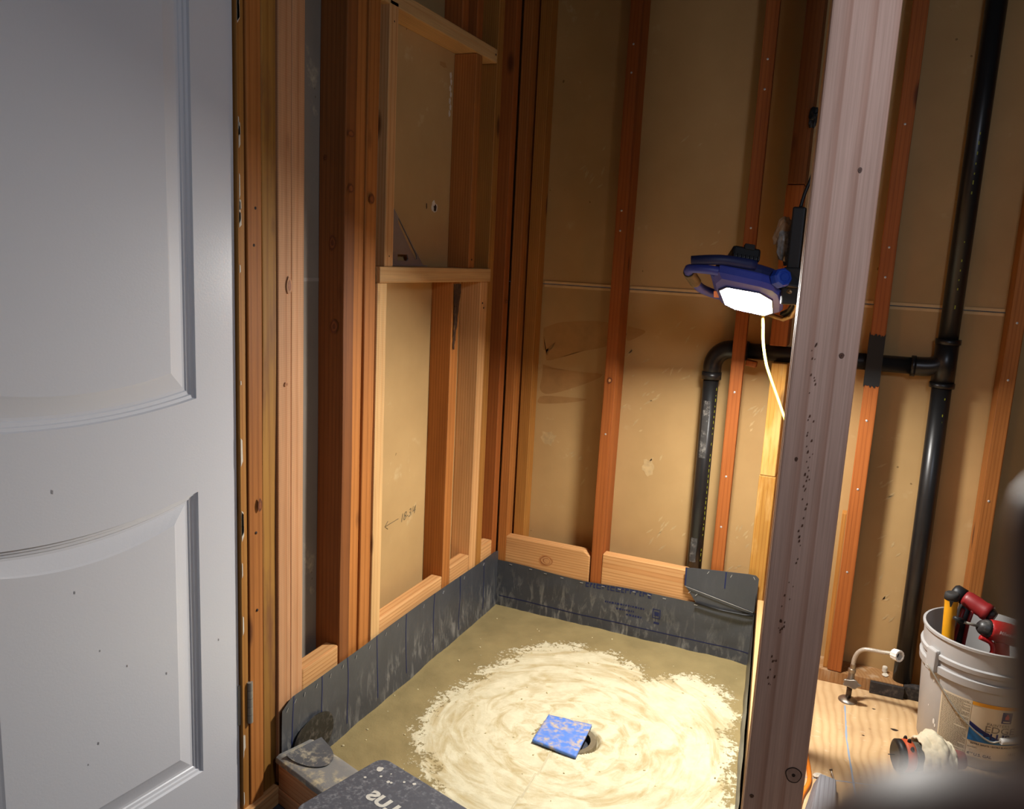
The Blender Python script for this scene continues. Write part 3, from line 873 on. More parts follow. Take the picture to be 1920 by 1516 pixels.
DRY_POLY = [(.162, -.834), (.122, -.685), (.159, -.536), (.195, -.38), (.223, -.259), (.328, -.158), (.486, -.151), (.575, -.195), (.621, -.244), (.652, -.209), (.752, -.153), (.85, -.22), (.886, -.326), (.94, -.734), (1.0, -1.4), (.45, -1.3), (.35, -1.045), (.262, -.928)]
def sdf(p):
    d = 1e9
    for i in range(len(DRY_POLY)):
        a, b = Vector(DRY_POLY[i - 1]), Vector(DRY_POLY[i])
        ab = b - a; t = max(0, min(1, (p - a).dot(ab) / ab.length_squared))
        d = min(d, (p - a - ab * t).length)
    return d if inside(p, DRY_POLY) else -d
DR = Vector((0.498, -0.632))
C00, C10, C11, C01 = Vector((0.001, -0.001)), Vector((0.878, -0.001)), Vector((1.018, -1.36)), Vector((0.001, -1.058))
NU, NV = 170, 220
verts, dryv, swv = [], [], []
for j in range(NV + 1):
    for i in range(NU + 1):
        u, v = i / NU, j / NV
        p = (C00 * (1 - u) + C10 * u) * (1 - v) + (C01 * (1 - u) + C11 * u) * v
        rel = p - DR
        r = rel.length
        z = -0.012 * max(0, 1 - r / 0.55)
        z += 0.0022 * mnoise.noise(Vector((p.x * 9, p.y * 9, 0))) + 0.0012 * mnoise.noise(Vector((p.x * 40, p.y * 40, 3)))
        hx = Vector(((rel.x - 0.022) / 0.078, (rel.y - 0.004) / 0.066))
        if hx.length < 1: z -= 0.022 * min(1, (1 - hx.length) * 6)
        edge = min(u, v, 1 - u) * 0.9
        z += 0.004 * max(0, 1 - edge / 0.02)
        verts.append((p.x, p.y, z))
        dryv.append(0.5 + max(-0.5, min(0.5, sdf(p) * 2.2)) - 0.52 * max(0.0, min(1.0, 1 - (r - 0.075) / 0.045)))
        a = math.atan2(rel.x, rel.y)
        swv.append((r * 26, a * 2.4, 0.0))
faces = [(j * (NU + 1) + i, (j + 1) * (NU + 1) + i, (j + 1) * (NU + 1) + i + 1, j * (NU + 1) + i + 1) for j in range(NV) for i in range(NU)]
bed = mesh('mortar_bed', verts, faces, MORTAR, None, None, True)
at = bed.data.attributes.new('dry', 'FLOAT', 'POINT'); at.data.foreach_set('value', dryv)
at = bed.data.attributes.new('swirl', 'FLOAT_VECTOR', 'POINT'); at.data.foreach_set('vector', [c for s in swv for c in s])
tag(bed, 'damp mortar shower bed with a large dry whitish patch around the drain', 'shower floor')
sub = prism('bed_base', [C00, C01, C11, C10], -0.031, -0.040, CARPET, bed)
# loose mortar crumbs
crumb_src = None
for k in range(90):
    rr2 = random.Random(k + 100)
    u, v = rr2.random() * 0.95 + 0.02, rr2.random() * 0.9 + 0.02
    p = (C00 * (1 - u) + C10 * u) * (1 - v) + (C01 * (1 - u) + C11 * u) * v
    if (p - DR).length < 0.1: continue
    s = 0.0016 + 0.0022 * rr2.random()
    w = Matrix.Translation((p.x, p.y, 0.0006 - 0.012 * max(0, 1 - (p - DR).length / 0.55))) @ Matrix.Rotation(rr2.random() * 6, 4, 'Z') @ Matrix.Diagonal((s, s * 0.8, s * 0.7, 1))
    if crumb_src is None:
        bmc = bmesh.new(); bmesh.ops.create_icosphere(bmc, subdivisions=1, radius=1)
        for v_ in bmc.verts: v_.co *= 0.8 + 0.4 * rr2.random()
        crumb_src = bm_obj('mortar_crumb', bmc, plain('crumb', (206, 192, 150), 0.95), bed, w)
    else:
        o = bpy.data.objects.new('mortar_crumb', crumb_src.data); link(o, bed, w)

# drain with its blue taped cover
dr = thing('drain_cover', (DR.x, DR.y, -0.012), 'square blue taped drain cover in the middle of the mortar bed', 'drain cover')
def cov(u, v):
    p = (Vector((.440, -.700)) * (1 - u) + Vector((.560, -.712)) * u) * (1 - v) + (Vector((.434, -.572)) * (1 - u) + Vector((.552, -.562)) * u) * v
    z = 0.001 + 0.0012 * mnoise.noise(Vector((u * 4, v * 4, 1))) - 0.003 * (1 - v) * u + (0.0008 if (u - .5) ** 2 > .23 else 0)
    return (p.x, p.y, z)
cv = grid('cover_plate', cov, 24, 24, DRAINB, dr)
sm = cv.modifiers.new('solid', 'SOLIDIFY'); sm.thickness = 0.007; sm.offset = -1
lathe('drain_ring', [(0.052, -0.030), (0.052, -0.012), (0.066, -0.0105), (0.068, -0.013), (0.068, -0.034)], dusty('drain_ring_mat', (110, 98, 74), (170, 152, 112), 0.6, 60), dr, Matrix.Translation((DR.x + 0.020, DR.y + 0.002, 0.0)), 28)

# pan liner
lin_root = thing('pan_liner', (0.4, -0.4, 0.0), 'dark grey waterproof liner stapled around the base of the shower walls', 'pan liner')
def left_sheet(u, v):
    y = -1.146 + 1.144 * u
    zt = 0.206 - 0.003 * math.sin(u * 9) + (-0.016 * max(0, (0.03 - u) / 0.03)) - 0.006 * max(0, (u - .97) / .03)
    z = -0.01 + (zt + 0.01) * v
    x = 0.0045 + 0.0035 * mnoise.noise(Vector((u * 9, v * 2.5, 5))) * (1 - v * 0.6) + 0.004 * (1 - v) ** 3 + 0.004 * max(0, (0.04 - u) / 0.04) * v
    return (max(x, 0.0025) + 0.005, y, z)
ls = grid('liner_sheet', left_sheet, 90, 16, LINER, lin_root)
def back_sheet(u, v):
    x = 0.002 + 0.880 * u
    zt = 0.166 - 0.008 * math.sin(math.pi * min(1, u * 1.25)) + 0.003 * math.sin(u * 14)
    z = -0.01 + (zt + 0.01) * v
    y = -0.0045 - 0.0045 * abs(mnoise.noise(Vector((u * 7, v * 2, 15)))) - 0.006 * (1 - v) ** 3 - 0.014 * max(0, (u - 0.9) / 0.1) ** 2 * (1 - v)
    return (x, y, z)
bs = grid('liner_sheet', back_sheet, 80, 16, LINER, lin_root)
def right_sheet(u, v):
    s = -0.003 - 1.36 * u
    zt = 0.235 - 0.09 * min(1, u * 1.6)
    z = -0.01 + (zt + 0.01) * v
    x = -0.003 - 0.005 * abs(mnoise.noise(Vector((u * 9, v * 2, 25)))) - 0.006 * (1 - v) ** 3
    return A6 @ Vector((x, s, z))
rs_ = grid('liner_sheet', right_sheet, 70, 12, LINER, lin_root)
# piece folded over the curb
def curb_sheet(u, v):
    x = 0.004 + 1.02 * u
    prof = [(-0.006, 0.074), (-0.005, 0.0845), (0.004, 0.0885), (0.045, 0.0885), (0.085, 0.0885), (0.094, 0.084), (0.0965, 0.05), (0.0965, -0.02)]
    f = v * (len(prof) - 1); i = min(int(f), len(prof) - 2); t = f - i
    y = prof[i][0] * (1 - t) + prof[i + 1][0] * t; z = prof[i][1] * (1 - t) + prof[i + 1][1] * t
    z += 0.0012 * mnoise.noise(Vector((u * 20, v * 5, 2)))
    y += 0.0015 * mnoise.noise(Vector((u * 12, v * 3, 8)))
    return CURB_M @ Vector((x, y, z))
cs = grid('curb_sheet', curb_sheet, 80, 28, LINER_DUSTY, lin_root); cs['label'] = 'liner folded over the curb, dusted with mortar'
# corner patches
pd = [(-1.114, .071), (-1.105, .095), (-1.085, .112), (-1.047, .121), (-1.02, .120), (-.997, .113), (-.978, .102), (-.966, .085), (-.961, .062), (-.968, .04), (-.99, .016), (-1.03, .02), (-1.08, .05)]
PDs = spline([(0.0165, y, z) for y, z in pd + pd[:1]], 4)[:-1]
o = sheet_poly('corner_patch', PDs, (1, 0, 0), 0.0016, PATCHD, lin_root); o['label'] = 'round black patch on the left liner'
def gpatch(u, v):
    # a half-round piece creeping down from the wall onto the curb top
    a = math.pi * (u - 0.5) * 1.0
    rr3 = 0.066 * v
    x = 0.024 + rr3 * math.cos(a) * 1.35; y = 0.055 + rr3 * math.sin(a) * 0.72
    z = 0.0915 + 0.006 * max(0, 1 - (x - 0.020) / 0.035) ** 2
    return CURB_M @ Vector((x, y, z))
o = grid('corner_patch', gpatch, 24, 12, PATCHG, lin_root); o['label'] = 'grey half-round patch on the curb corner'
# folded flap at the right end of the back wall
fl_pts = [(.659, .274), (.75, .283), (.853, .2915), (.872, .291), (.8815, .283), (.881, .180), (.875, .173), (.671, .213), (.6605, .2145)]
o = sheet_poly('liner_flap', [(x, -0.014, z) for x, z in fl_pts], (0, 1, 0), 0.002, LINER, lin_root)
o['label'] = 'folded liner flap standing higher at the right end'
o = sheet_poly('liner_flap', [(x, y, z) for x, y, z in ((.664, -.0125, .213), (.875, -.0125, .1735), (.875, -.011, .158), (.78, -.011, .160), (.699, -.0105, .166))], (0, 1, 0), 0.002, LINER, lin_root)
# pale fold line
tube('fold_edge', [(.664, -.0165, .2135), (.73, -.017, .2015), (.80, -.017, .188), (.875, -.0165, .1735)], 0.0011, plain('fold_white', (150, 148, 142), 0.6), lin_root, 6)
tube('fold_edge', [(.70, -.016, .166), (.78, -.018, .160), (.85, -.019, .161), (.876, -.018, .165)], 0.003, BLACK, lin_root, 8)
# blue print on the liner
for y in (-1.106, -1.0, -0.894, -0.76, -0.613, -0.456, -0.29, -0.115):
    u_ = (y + 1.146) / 1.144
    P = [Vector(left_sheet(u_ + 0.003 * math.sin(v * 5 + y * 9), v)) + Vector((0.0006, 0, 0)) for v in [k / 12 for k in range(2 if y > -0.9 else 1, 13)]]
    V = []
    for p in P: V += [p + Vector((0, -0.0016, 0)), p + Vector((0, 0.0016, 0))]
    mesh('printed_line', V, [(2 * i, 2 * i + 1, 2 * i + 3, 2 * i + 2) for i in range(len(P) - 1)], BLUELINE, lin_root)
for x in (0.6625, 0.784):
    mesh('printed_line', [(x - 0.002, -.0146, .216 if x < .7 else .232), (x + 0.002, -.0146, .216 if x < .7 else .230), (x + 0.002, -.0146, .274 if x < .7 else .2845), (x - 0.002, -.0146, .274 if x < .7 else .2845)], [(0, 1, 2, 3)], BLUELINE, lin_root)
P = [Vector(back_sheet(u / 40, 0.27)) + Vector((0, -0.0006, 0)) for u in range(1, 41)]
V = []
for p in P: V += [p, p + Vector((0, 0, 0.003))]
mesh('printed_line', V, [(2 * i, 2 * i + 1, 2 * i + 3, 2 * i + 2) for i in range(len(P) - 1)], BLUELINE, lin_root)
# faint, unreadable print: rows of small ink marks, a framed emblem and cut-off outlined capitals along the top edge
def ink_mark(x0, x1, v0, v1):
    n = max(2, int((x1 - x0) / 0.004)); V = []
    for i in range(n + 1):
        x = x0 + (x1 - x0) * i / n
        for v in (v0, v1): V.append(Vector(back_sheet((x - 0.002) / 0.88, v)) + Vector((0, -0.0009, 0)))
    mesh('ink_print', V, [(2 * i, 2 * i + 2, 2 * i + 3, 2 * i + 1) for i in range(n)], BLUELINE, lin_root)
x = 0.335
ri = random.Random(9)
while x < 0.56:
    w = 0.006 + 0.012 * ri.random()
    ink_mark(x, x + w, 0.955, 0.985); ink_mark(x, x + 0.003, 0.90, 0.99)
    if ri.random() < 0.6: ink_mark(x, x + w, 0.895, 0.915)
    x += w + 0.004
x = 0.405
for row, (xa, xb) in ((0.64, (0.405, 0.535)), (0.545, (0.445, 0.505)), (0.46, (0.48, 0.53))):
    x = xa
    while x < xb:
        w = 0.003 + 0.006 * ri.random()
        ink_mark(x, x + w, row, row + 0.035); x += w + 0.003
for a_ in ((0.566, 0.592, 0.70, 0.715), (0.566, 0.592, 0.53, 0.545), (0.566, 0.569, 0.53, 0.715), (0.589, 0.592, 0.53, 0.715), (0.572, 0.587, 0.58, 0.66), (0.572, 0.590, 0.42, 0.46)): ink_mark(*a_)
# staples
st_src = None
def staple(p, nrm, ang):
    global st_src
    q = Vector(nrm).to_track_quat('Z', 'Y').to_matrix().to_4x4()
    w = Matrix.Translation(p) @ q @ Matrix.Rotation(ang, 4, 'Z')
    if st_src is None:
        st_src = bm_obj('staple', box_bm(0.010, 0.0011, 0.0012), STAPLE, lin_root, w)
    else:
        o_ = bpy.data.objects.new('staple', st_src.data); link(o_, lin_root, w)
for k, y in enumerate((-1.128, -1.098, -1.065, -1.02, -0.965, -0.915, -0.86, -0.80, -0.72, -0.66, -0.52, -0.40, -0.26, -0.12)):
    p = Vector(left_sheet((y + 1.146) / 1.144, 0.93)); staple(p + Vector((0.0012, 0, 0)), (1, 0, 0), 0.9 + 0.5 * random.random())
staple(Vector(left_sheet(0.02, 0.40)) + Vector((0.0012, 0, 0)), (1, 0, 0), 1.3)
for k, x in enumerate((0.06, 0.135, 0.19, 0.25, 0.32, 0.395, 0.45, 0.50, 0.55, 0.60, 0.70, 0.745, 0.775, 0.865)):
    p = Vector(back_sheet((x - 0.002) / 0.88, 0.955)); staple(p + Vector((0, -0.0012, 0)), (0, -1, 0), 0.15 * (random.random() - 0.5))
for (x, z, a) in ((0.73, 0.272, 1.0), (0.80, 0.275, 1.2), (0.868, 0.282, 2.1), (0.70, 0.192, 0.9), (0.678, 0.196, 0.8)): staple((x, -0.0146, z), (0, -1, 0), a)

# ------------------------------------------------------------------ black drain piping in the back wall
YP = 0.052
dp = thing('drain_pipe', (1.30, YP, 0.02), 'black plastic drain pipe run with tee and elbow in the back wall', 'pipe')
rp, rb = 0.0235, 0.0255
tube('vertical_pipe', [(1.306, YP - 0.008, 0.036), (1.304, YP - 0.005, 0.5), (1.300, YP, 0.93)], rb, ABS, dp, 24)
tube('vertical_pipe', [(1.299, YP, 1.02), (1.298, YP, 2.2)], rb, ABS, dp, 24)
tube('tee_fitting', [(1.300, YP, 0.915), (1.299, YP, 1.035)], rb + 0.004, ABS, dp, 24)
tube('tee_fitting', spline([(1.298, YP, 0.985), (1.280, YP, 0.968), (1.255, YP, 0.962), (1.225, YP, 0.961)], 6), rp + 0.003, ABS, dp, 20)
for z in (0.915, 1.035): tube('fitting_collar', [(1.300, YP, z - 0.007), (1.300, YP, z + 0.007)], rb + 0.0065, ABS, dp, 24)
tube('fitting_collar', [(1.228, YP, 0.961), (1.216, YP, 0.961)], rp + 0.0055, ABS, dp, 20)
tube('branch_pipe', [(0.775, YP, 0.962), (1.0, YP, 0.9605), (1.24, YP, 0.961)], rp, ABS, dp, 20)
el = [(0.672 + 0.055 - 0.055 * math.cos(a), YP, 0.905 + 0.057 * math.sin(a)) for a in [R(k * 9) for k in range(11)]]
tube('elbow_fitting', [(0.672, YP, 0.872)] + el + [(0.775, YP, 0.962)], rp + 0.0042, ABS, dp, 24)
tube('fitting_collar', [(0.672, YP, 0.866), (0.672, YP, 0.888)], rp + 0.0065, ABS, dp, 24)
tube('fitting_collar', [(0.748, YP, 0.962), (0.770, YP, 0.962)], rp + 0.0065, ABS, dp, 24)
tube('vertical_pipe', [(0.674, YP, 0.04), (0.673, YP, 0.5), (0.672, YP, 0.875)], rp, ABS, dp, 24)
# print line on the pipes
PRINT = plain('pipe_print', (150, 156, 40), 0.6)
rq = random.Random(2)
for (xc, z0, z1, r_, ang, n) in ((0.673, 0.06, 0.85, rp, -0.55, 46), (1.303, 0.2, 0.9, rb, -1.3, 30), (1.299, 1.1, 1.6, rb, -1.45, 20)):
    for k in range(n):
        z = z0 + (z1 - z0) * k / n
        if rq.random() < 0.25: continue
        h = 0.003 + 0.008 * rq.random()
        a0_, a1_ = ang - 0.05, ang + 0.05
        V = [(xc + (r_ + 0.0004) * math.cos(a), YP + (r_ + 0.0004) * math.sin(a), zz) for zz in (z, z + h) for a in (a0_, a1_)]
        mesh('print_mark', V, [(0, 1, 3, 2)], PRINT, dp)
DUST = dusty('pipe_dust', (60, 58, 56), (150, 146, 138), 0.8, 90, 0.8)
for (z0, z1) in ((0.62, 0.80), (0.28, 0.36)):
    V, Fc = [], []
    for k in range(9):
        for a in (-2.2, -1.9, -1.6, -1.3):
            j = 0.05 * rq.random()
            V.append((0.673 + (rp + 0.0005) * math.cos(a + j), YP + (rp + 0.0005) * math.sin(a + j), z0 + (z1 - z0) * k / 8))
    for k in range(8):
        for s in range(3): Fc.append((k * 4 + s, k * 4 + s + 1, k * 4 + s + 5, k * 4 + s + 4))
    mesh('plaster_dust', V, Fc, DUST, dp, smooth=True)
box('wood_chip', 0.773, 0.805, 0.022, 0.05, 0.918, 0.936, OLD_RED, wb, 0.003, rot=Matrix.Rotation(0.15, 4, 'Y'))

# ------------------------------------------------------------------ work light hung on the right shower wall
LC = Vector((.833, -.42, 1.143))
ln_ = Vector((0.04002352, -0.40023521, -0.91553804)); lx = Vector((0.93283238, 0.34332944, -0.10930982)); ly = Vector((0.3580808, -0.84966857, 0.38709362))
LM = Matrix(((lx.x, ly.x, ln_.x, LC.x), (lx.y, ly.y, ln_.y, LC.y), (lx.z, ly.z, ln_.z, LC.z), (0, 0, 0, 1)))
wlgt = bpy.data.objects.new('work_light', None); link(wlgt, None, LM)
tag(wlgt, 'blue cordless work light glowing beside the post', 'work light')
body = [(-.104, .084), (-.05, .078), (-.002, .072), (.034, .060), (.056, .036), (.080, -.020), (.097, -.078), (.080, -.106), (.058, -.114), (-.017, -.105), (-.062, -.080), (-.092, -.010), (-.110, .045)]
def bev_prism(name, outline, levels, mat, parent, world):
    """stack of scaled outlines: levels = (scale, z)"""
    cx0 = sum(p[0] for p in outline) / len(outline); cy0 = sum(p[1] for p in outline) / len(outline)
    n = len(outline); V, Fc = [], []
    for sc, z in levels: V += [(cx0 + (x - cx0) * sc, cy0 + (y - cy0) * sc, z) for x, y in outline]
    for k in range(len(levels) - 1):
        for i in range(n): Fc.append((k * n + i, k * n + (i + 1) % n, (k + 1) * n + (i + 1) % n, (k + 1) * n + i))
    Fc.append(tuple(reversed(range(n)))); Fc.append(tuple(range((len(levels) - 1) * n, len(levels) * n)))
    bm_ = bmesh.new(); vv = [bm_.verts.new(v) for v in V]
    for f in Fc: bm_.faces.new([vv[i] for i in f])
    return bm_obj(name, bm_, mat, parent, world)
bev_prism('housing', body, [(0.98, -0.026), (1.0, -0.022), (1.0, -0.006), (0.90, 0.005)], BLUE, wlgt, LM)
bev_prism('back_shell', body, [(0.86, -0.052), (0.94, -0.047), (0.965, -0.036), (0.965, -0.0255)], BLUE_SHADED, wlgt, LM)
lens_o = [(-.081, .008), (-.070, .034), (.007, .031), (.046, .0), (.072, -.077), (.058, -.103), (-.017, -.093), (-.048, -.071)]
ro = [(x * 1.06, (y + .035) * 1.07 - .035) for x, y in lens_o]
V = [(x, y, 0.0085) for x, y in lens_o] + [(x, y, 0.0085) for x, y in ro] + [(x, y, 0.0045) for x, y in lens_o] + [(x, y, 0.0035) for x, y in ro]
Fc = []
for i in range(8):
    j = (i + 1) % 8
    Fc += [(i, j, 8 + j, 8 + i), (16 + i, 16 + j, j, i), (8 + i, 8 + j, 24 + j, 24 + i)]
bm = bmesh.new(); vv = [bm.verts.new(v) for v in V]
for f in Fc: bm.faces.new([vv[i] for i in f])
bm_obj('lens_frame', bm, BLUE_SHADED, wlgt, LM)
mesh('lens', [(x, y, 0.0055) for x, y in reversed(lens_o)], [tuple(reversed(range(8)))], LENS, wlgt, LM)
hl = spline([(-.096, .070, -.014), (-.130, .070, -.014), (-.163, .062, -.014), (-.168, .046, -.014), (-.152, .012, -.014), (-.134, -.022, -.014), (-.118, -.046, -.014), (-.090, -.064, -.014), (-.060, -.074, -.014)], 5)
tube('handle', hl, 0.0115, BLUE, wlgt, 8, LM)
tube('handle_grip', hl[16:25], 0.0140, GREYRUB, wlgt, 12, LM)
bar = spline([(-.168, .068, -.030), (-.13, .080, -.034), (-.09, .084, -.038), (-.02, .074, -.042)], 5)
tube('handle_back', bar, 0.0125, BLUE_SHADED, wlgt, 8, LM)
tube('strut', [(-.112, .060, -.014), (-.096, .020, -.012), (-.078, -.030, -.010)], 0.009, BLUE, wlgt, 8, LM)
box('warning_label', -.092, -.080, -.030, .010, 0.0005, 0.0022, plain('label_orange', (222, 150, 120), 0.6), wlgt, pre=LM @ Matrix.Rotation(0.25, 4, 'Z'))
bp = box('battery_pack', -.078, -.012, -.010, .082, -0.082, -0.050, BLACK, wlgt, 0.006, pre=LM)
for k in range(7): box('rib', -.076 + 0.0094 * k, -.0705 + 0.0094 * k, .079, .086, -0.060, -0.050, BLACK, bp, 0.001, pre=LM)
box('battery_latch', -.052, -.028, .074, .086, -0.088, -0.074, DARKRUB, wlgt, 0.002, pre=LM)
KM = T_ = LM @ Matrix.Translation((.040, .066, -.022)) @ Matrix.Rotation(R(-80), 4, 'X') @ Matrix.Rotation(R(14), 4, 'Y')
kn = lathe('tilt_knob', [(0.0, 0.024), (0.009, 0.024), (0.010, 0.022), (0.013, 0.022), (0.014, 0.024), (0.019, 0.023), (0.0225, 0.018), (0.0235, 0.0), (0.0, 0.0)], KNOBB, wlgt, KM, seg=8, auto=20)
box('bracket_block', .058, .116, .000, .074, -0.050, -0.004, BLACK, wlgt, 0.005, pre=LM)
tube('bracket_bar', [(.066, .058, .000), (.094, .040, .004), (.114, -.020, .006), (.122, -.080, .006), (.112, -.118, .004), (.074, -.120, -.004)], 0.0062, BRONZE, wlgt, 8, LM)
prism('bracket_plate', [(.098, .034), (.112, .026), (.124, -.084), (.112, -.116), (.100, -.108), (.108, -.080)], -0.010, -0.002, BLACK, wlgt, LM)
# upright mount and its cord
mt_ = box('wall_mount', .905, .934, -.440, -.400, 1.205, 1.350, BLACK, wlgt, 0.004)
box('wall_mount', .900, .943, -.445, -.395, 1.125, 1.212, BLACK, wlgt, 0.004)
tube('power_cord', spline([(.920, -.42, 1.348), (.926, -.42, 1.38), (.938, -.42, 1.42), (.952, -.42, 1.47), (.957, -.415, 1.60)], 5), 0.004, BLACK, wlgt, 8)

# crumpled clear packet behind the lamp
pk = thing('crumpled_packet', (.875, -.34, 1.21), 'crumpled clear plastic and brown paper packet tucked behind the work light', 'packet')
def crumple(cx, cy, cz, sx, sy, sz, seed, amp=0.3):
    bm_ = bmesh.new(); bmesh.ops.create_icosphere(bm_, subdivisions=3, radius=1)
    for v in bm_.verts:
        n = v.co.copy()
        f = 1 + amp * mnoise.noise(n * 1.8 + Vector((seed, 0, 0))) + amp * 0.9 * mnoise.noise(n * 4.5 + Vector((0, seed, 0)))
        v.co = Vector((n.x * sx * f, n.y * sy * f, n.z * sz * f))
    return bm_
bm_obj('plastic_film', crumple(0, 0, 0, .016, .012, .042, 4), CLEAR, pk, Matrix.Translation((.890, -.385, 1.262)) @ Matrix.Rotation(-.1, 4, 'Y'))
bm_obj('paper', crumple(0, 0, 0, .019, .010, .036, 9), BROWNP, pk, Matrix.Translation((.884, -.380, 1.296)) @ Matrix.Rotation(.25, 4, 'Y'))
# black lump high on the upper stud
o = bm_obj('cable_clip', crumple(0, 0, 0, .014, .010, .026, 14, 0.5), BLACK, None, Matrix.Translation((.893, -.008, 1.622)))
tag(o, 'small ragged black clip high on the back stud beside the post', 'clip')
# pale cable hanging below the lamp
o = tube('hanging_cable', spline([(.842, -.30, 1.13), (.850, -.30, 1.065), (.855, -.30, 1.02), (.867, -.30, .969), (.883, -.30, .929), (.904, -.30, .883), (.926, -.31, .837), (.950, -.32, .79)], 6), 0.0036, CABLE, None, 10)
tag(o, 'pale yellow cable hanging under the work light', 'cable')

# metal square standing in the niche
sq = thing('speed_square', (-0.04, -0.6, 1.165), 'grey metal speed square standing in the niche', 'square')
SM = Matrix(((0, 0, 1, -0.048), (1, 0, 0, -0.680), (0, 1, 0, 1.1655), (0, 0, 0, 1)))
bm = bmesh.new()
lp = [[(0, 0.001), (0.196, 0.001), (0.008, 0.172), (0.0, 0.172)], [(0.060, 0.014), (0.108, 0.014), (0.114, 0.020), (0.108, 0.030), (0.060, 0.030)], [(0.150, 0.018), (0.158, 0.020), (0.156, 0.030), (0.062, 0.122), (0.058, 0.116), (0.060, 0.108)]]
E_ = []
for l_ in lp:
    q = [bm.verts.new((p[0], p[1], 0)) for p in l_]
    E_ += [bm.edges.new((q[i], q[(i + 1) % len(q)])) for i in range(len(q))]
bmesh.ops.triangle_fill(bm, use_beauty=True, edges=E_)
bmesh.ops.delete(bm, geom=[f for f in bm.faces if inside(f.calc_center_median(), lp[1]) or inside(f.calc_center_median(), lp[2])], context='FACES_ONLY')
pl = bm_obj('square_plate', bm, ALU, sq, SM); mo = pl.modifiers.new('s', 'SOLIDIFY'); mo.thickness = 0.003
box('square_fence', -0.060, -0.036, -0.680, -0.478, 1.1655, 1.1695, ALU, sq, 0.001)

# ------------------------------------------------------------------ kneeling pad on the curb
PA = Vector((.229, -1.071, .0925))
d1 = Vector((-.010, -.165, .0)).normalized(); d2 = Vector((.172, -.088, 0)).normalized()
pad = bpy.data.objects.new('kneeling_pad', None)
PM = Matrix(((d2.x, d1.x, 0, PA.x), (d2.y, d1.y, 0, PA.y), (0, 0, 1, PA.z), (0, 0, 0, 1)))
link(pad, None, Matrix.Translation(PA)); tag(pad, 'dark grey textured pad with rounded corner and pale letters on the curb', 'pad')
def rrect(w, h, r, n=7):
    out = []
    for cx, cy, a0 in ((r, r, 180), (w - r, r, 270), (w - r, h - r, 0), (r, h - r, 90)):
        for k in range(n + 1):
            a = R(a0 + 90 * k / n); out.append((cx + r * math.cos(a), cy + r * math.sin(a)))
    return out
prism('pad_slab', rrect(0.36, 0.24, 0.026), 0.0, 0.012, PADM, pad, PM, 0.0025)
V, Fc = text_geo('LUS', 0.046, bold=0.0024, spacing=1.06)
wmax = max(v.x for v in V)
LETT = plain('letters_pale', (206, 202, 190), 0.7, var=0.2, scale=120)
mesh('lettering', [Vector((0.074 + (wmax - v.x) * 1.0, 0.116 - v.y * 0.85, 0.0126)) for v in V], [tuple(reversed(f)) for f in Fc], LETT, pad, PM)
rr5 = random.Random(21)
for (x, y, s) in ((0.030, 0.035, 0.008), (0.050, 0.050, 0.003), (0.075, 0.052, 0.004), (0.082, 0.050, 0.003), (0.10, 0.03, 0.003), (0.028, 0.075, 0.003), (0.06, 0.03, 0.002), (0.12, 0.02, 0.004)):
    mesh('mortar_splash', [(x + s * (0.8 + 0.4 * rr5.random()) * math.cos(a), y + s * (0.8 + 0.4 * rr5.random()) * math.sin(a), 0.0127) for a in [k * math.pi / 6 for k in range(12)]], [tuple(range(12))], LETT, pad, PM)

# ------------------------------------------------------------------ supply stop valve
VX, VY = 1.166, -0.085
va = thing('supply_valve', (VX, VY, 0.0), 'chrome toilet shut-off valve with bent clear hose standing out of the floor', 'valve')
T = Matrix.Translation
lathe('floor_flange', [(0.0, 0.010), (0.010, 0.0105), (0.014, 0.009), (0.022, 0.006), (0.0262, 0.002), (0.0265, 0.0)], NICKEL, va, T((VX, VY, 0)), 28)
tube('stub_pipe', [(VX, VY, 0.004), (VX + 0.001, VY, 0.05)], 0.0075, plain('stub_dark', (92, 80, 70), 0.4, 0.7, 0.3), va, 14)
lathe('valve_body', [(0.0, 0.0), (0.010, 0.0), (0.0115, 0.006), (0.0115, 0.020), (0.009, 0.024), (0.0085, 0.040), (0.0105, 0.042), (0.0105, 0.052), (0.006, 0.054), (0.006, 0.06), (0.0, 0.06)], NICKEL, va, T((VX + 0.001, VY, 0.046)), 16)
hd = [(0.023 * math.cos(a) * (1 + 0.14 * math.cos(5 * a)), 0.012 * math.sin(a) * (1 + 0.14 * math.cos(5 * a))) for a in [k * 2 * math.pi / 40 for k in range(40)]]
prism('valve_handle', hd, 0, 0.012, NICKEL, va, T((VX + 0.004, VY - 0.018, 0.062)) @ Matrix.Rotation(R(72), 4, 'X'), 0.002)
tube('valve_stem', [(VX + 0.003, VY - 0.022, 0.062), (VX + 0.001, VY, 0.060)], 0.005, NICKEL, va, 10)
hose = spline([(VX + 0.002, VY, 0.104), (VX + 0.003, VY, 0.128), (VX + 0.010, VY - 0.001, 0.150), (VX + 0.024, VY - 0.003, 0.164), (VX + 0.045, VY - 0.005, 0.168), (VX + 0.070, VY - 0.006, 0.169), (VX + 0.098, VY - 0.008, 0.173)], 6)
HOSE = plain('hose_braid', (196, 182, 164), 0.35, 0.15, 0.3, scale=300)
tube('supply_hose', hose, 0.0058, HOSE, va, 14)
lathe('hose_ferrule', [(0.0, 0.0), (0.007, 0.0), (0.007, 0.014), (0.0, 0.014)], NICKEL, va, T((VX + 0.002, VY, 0.099)), 14)
nd = Vector((0.70, -0.70, 0.14)).normalized()
NM = T((VX + 0.098, VY - 0.008, 0.173)) @ nd.to_track_quat('Z', 'Y').to_matrix().to_4x4()
prof = [(0.0, 0.0), (0.010, 0.0), (0.0145, 0.003), (0.0155, 0.024), (0.011, 0.024), (0.0105, 0.010), (0.0, 0.009)]
V, Fc = [], []
seg = 36
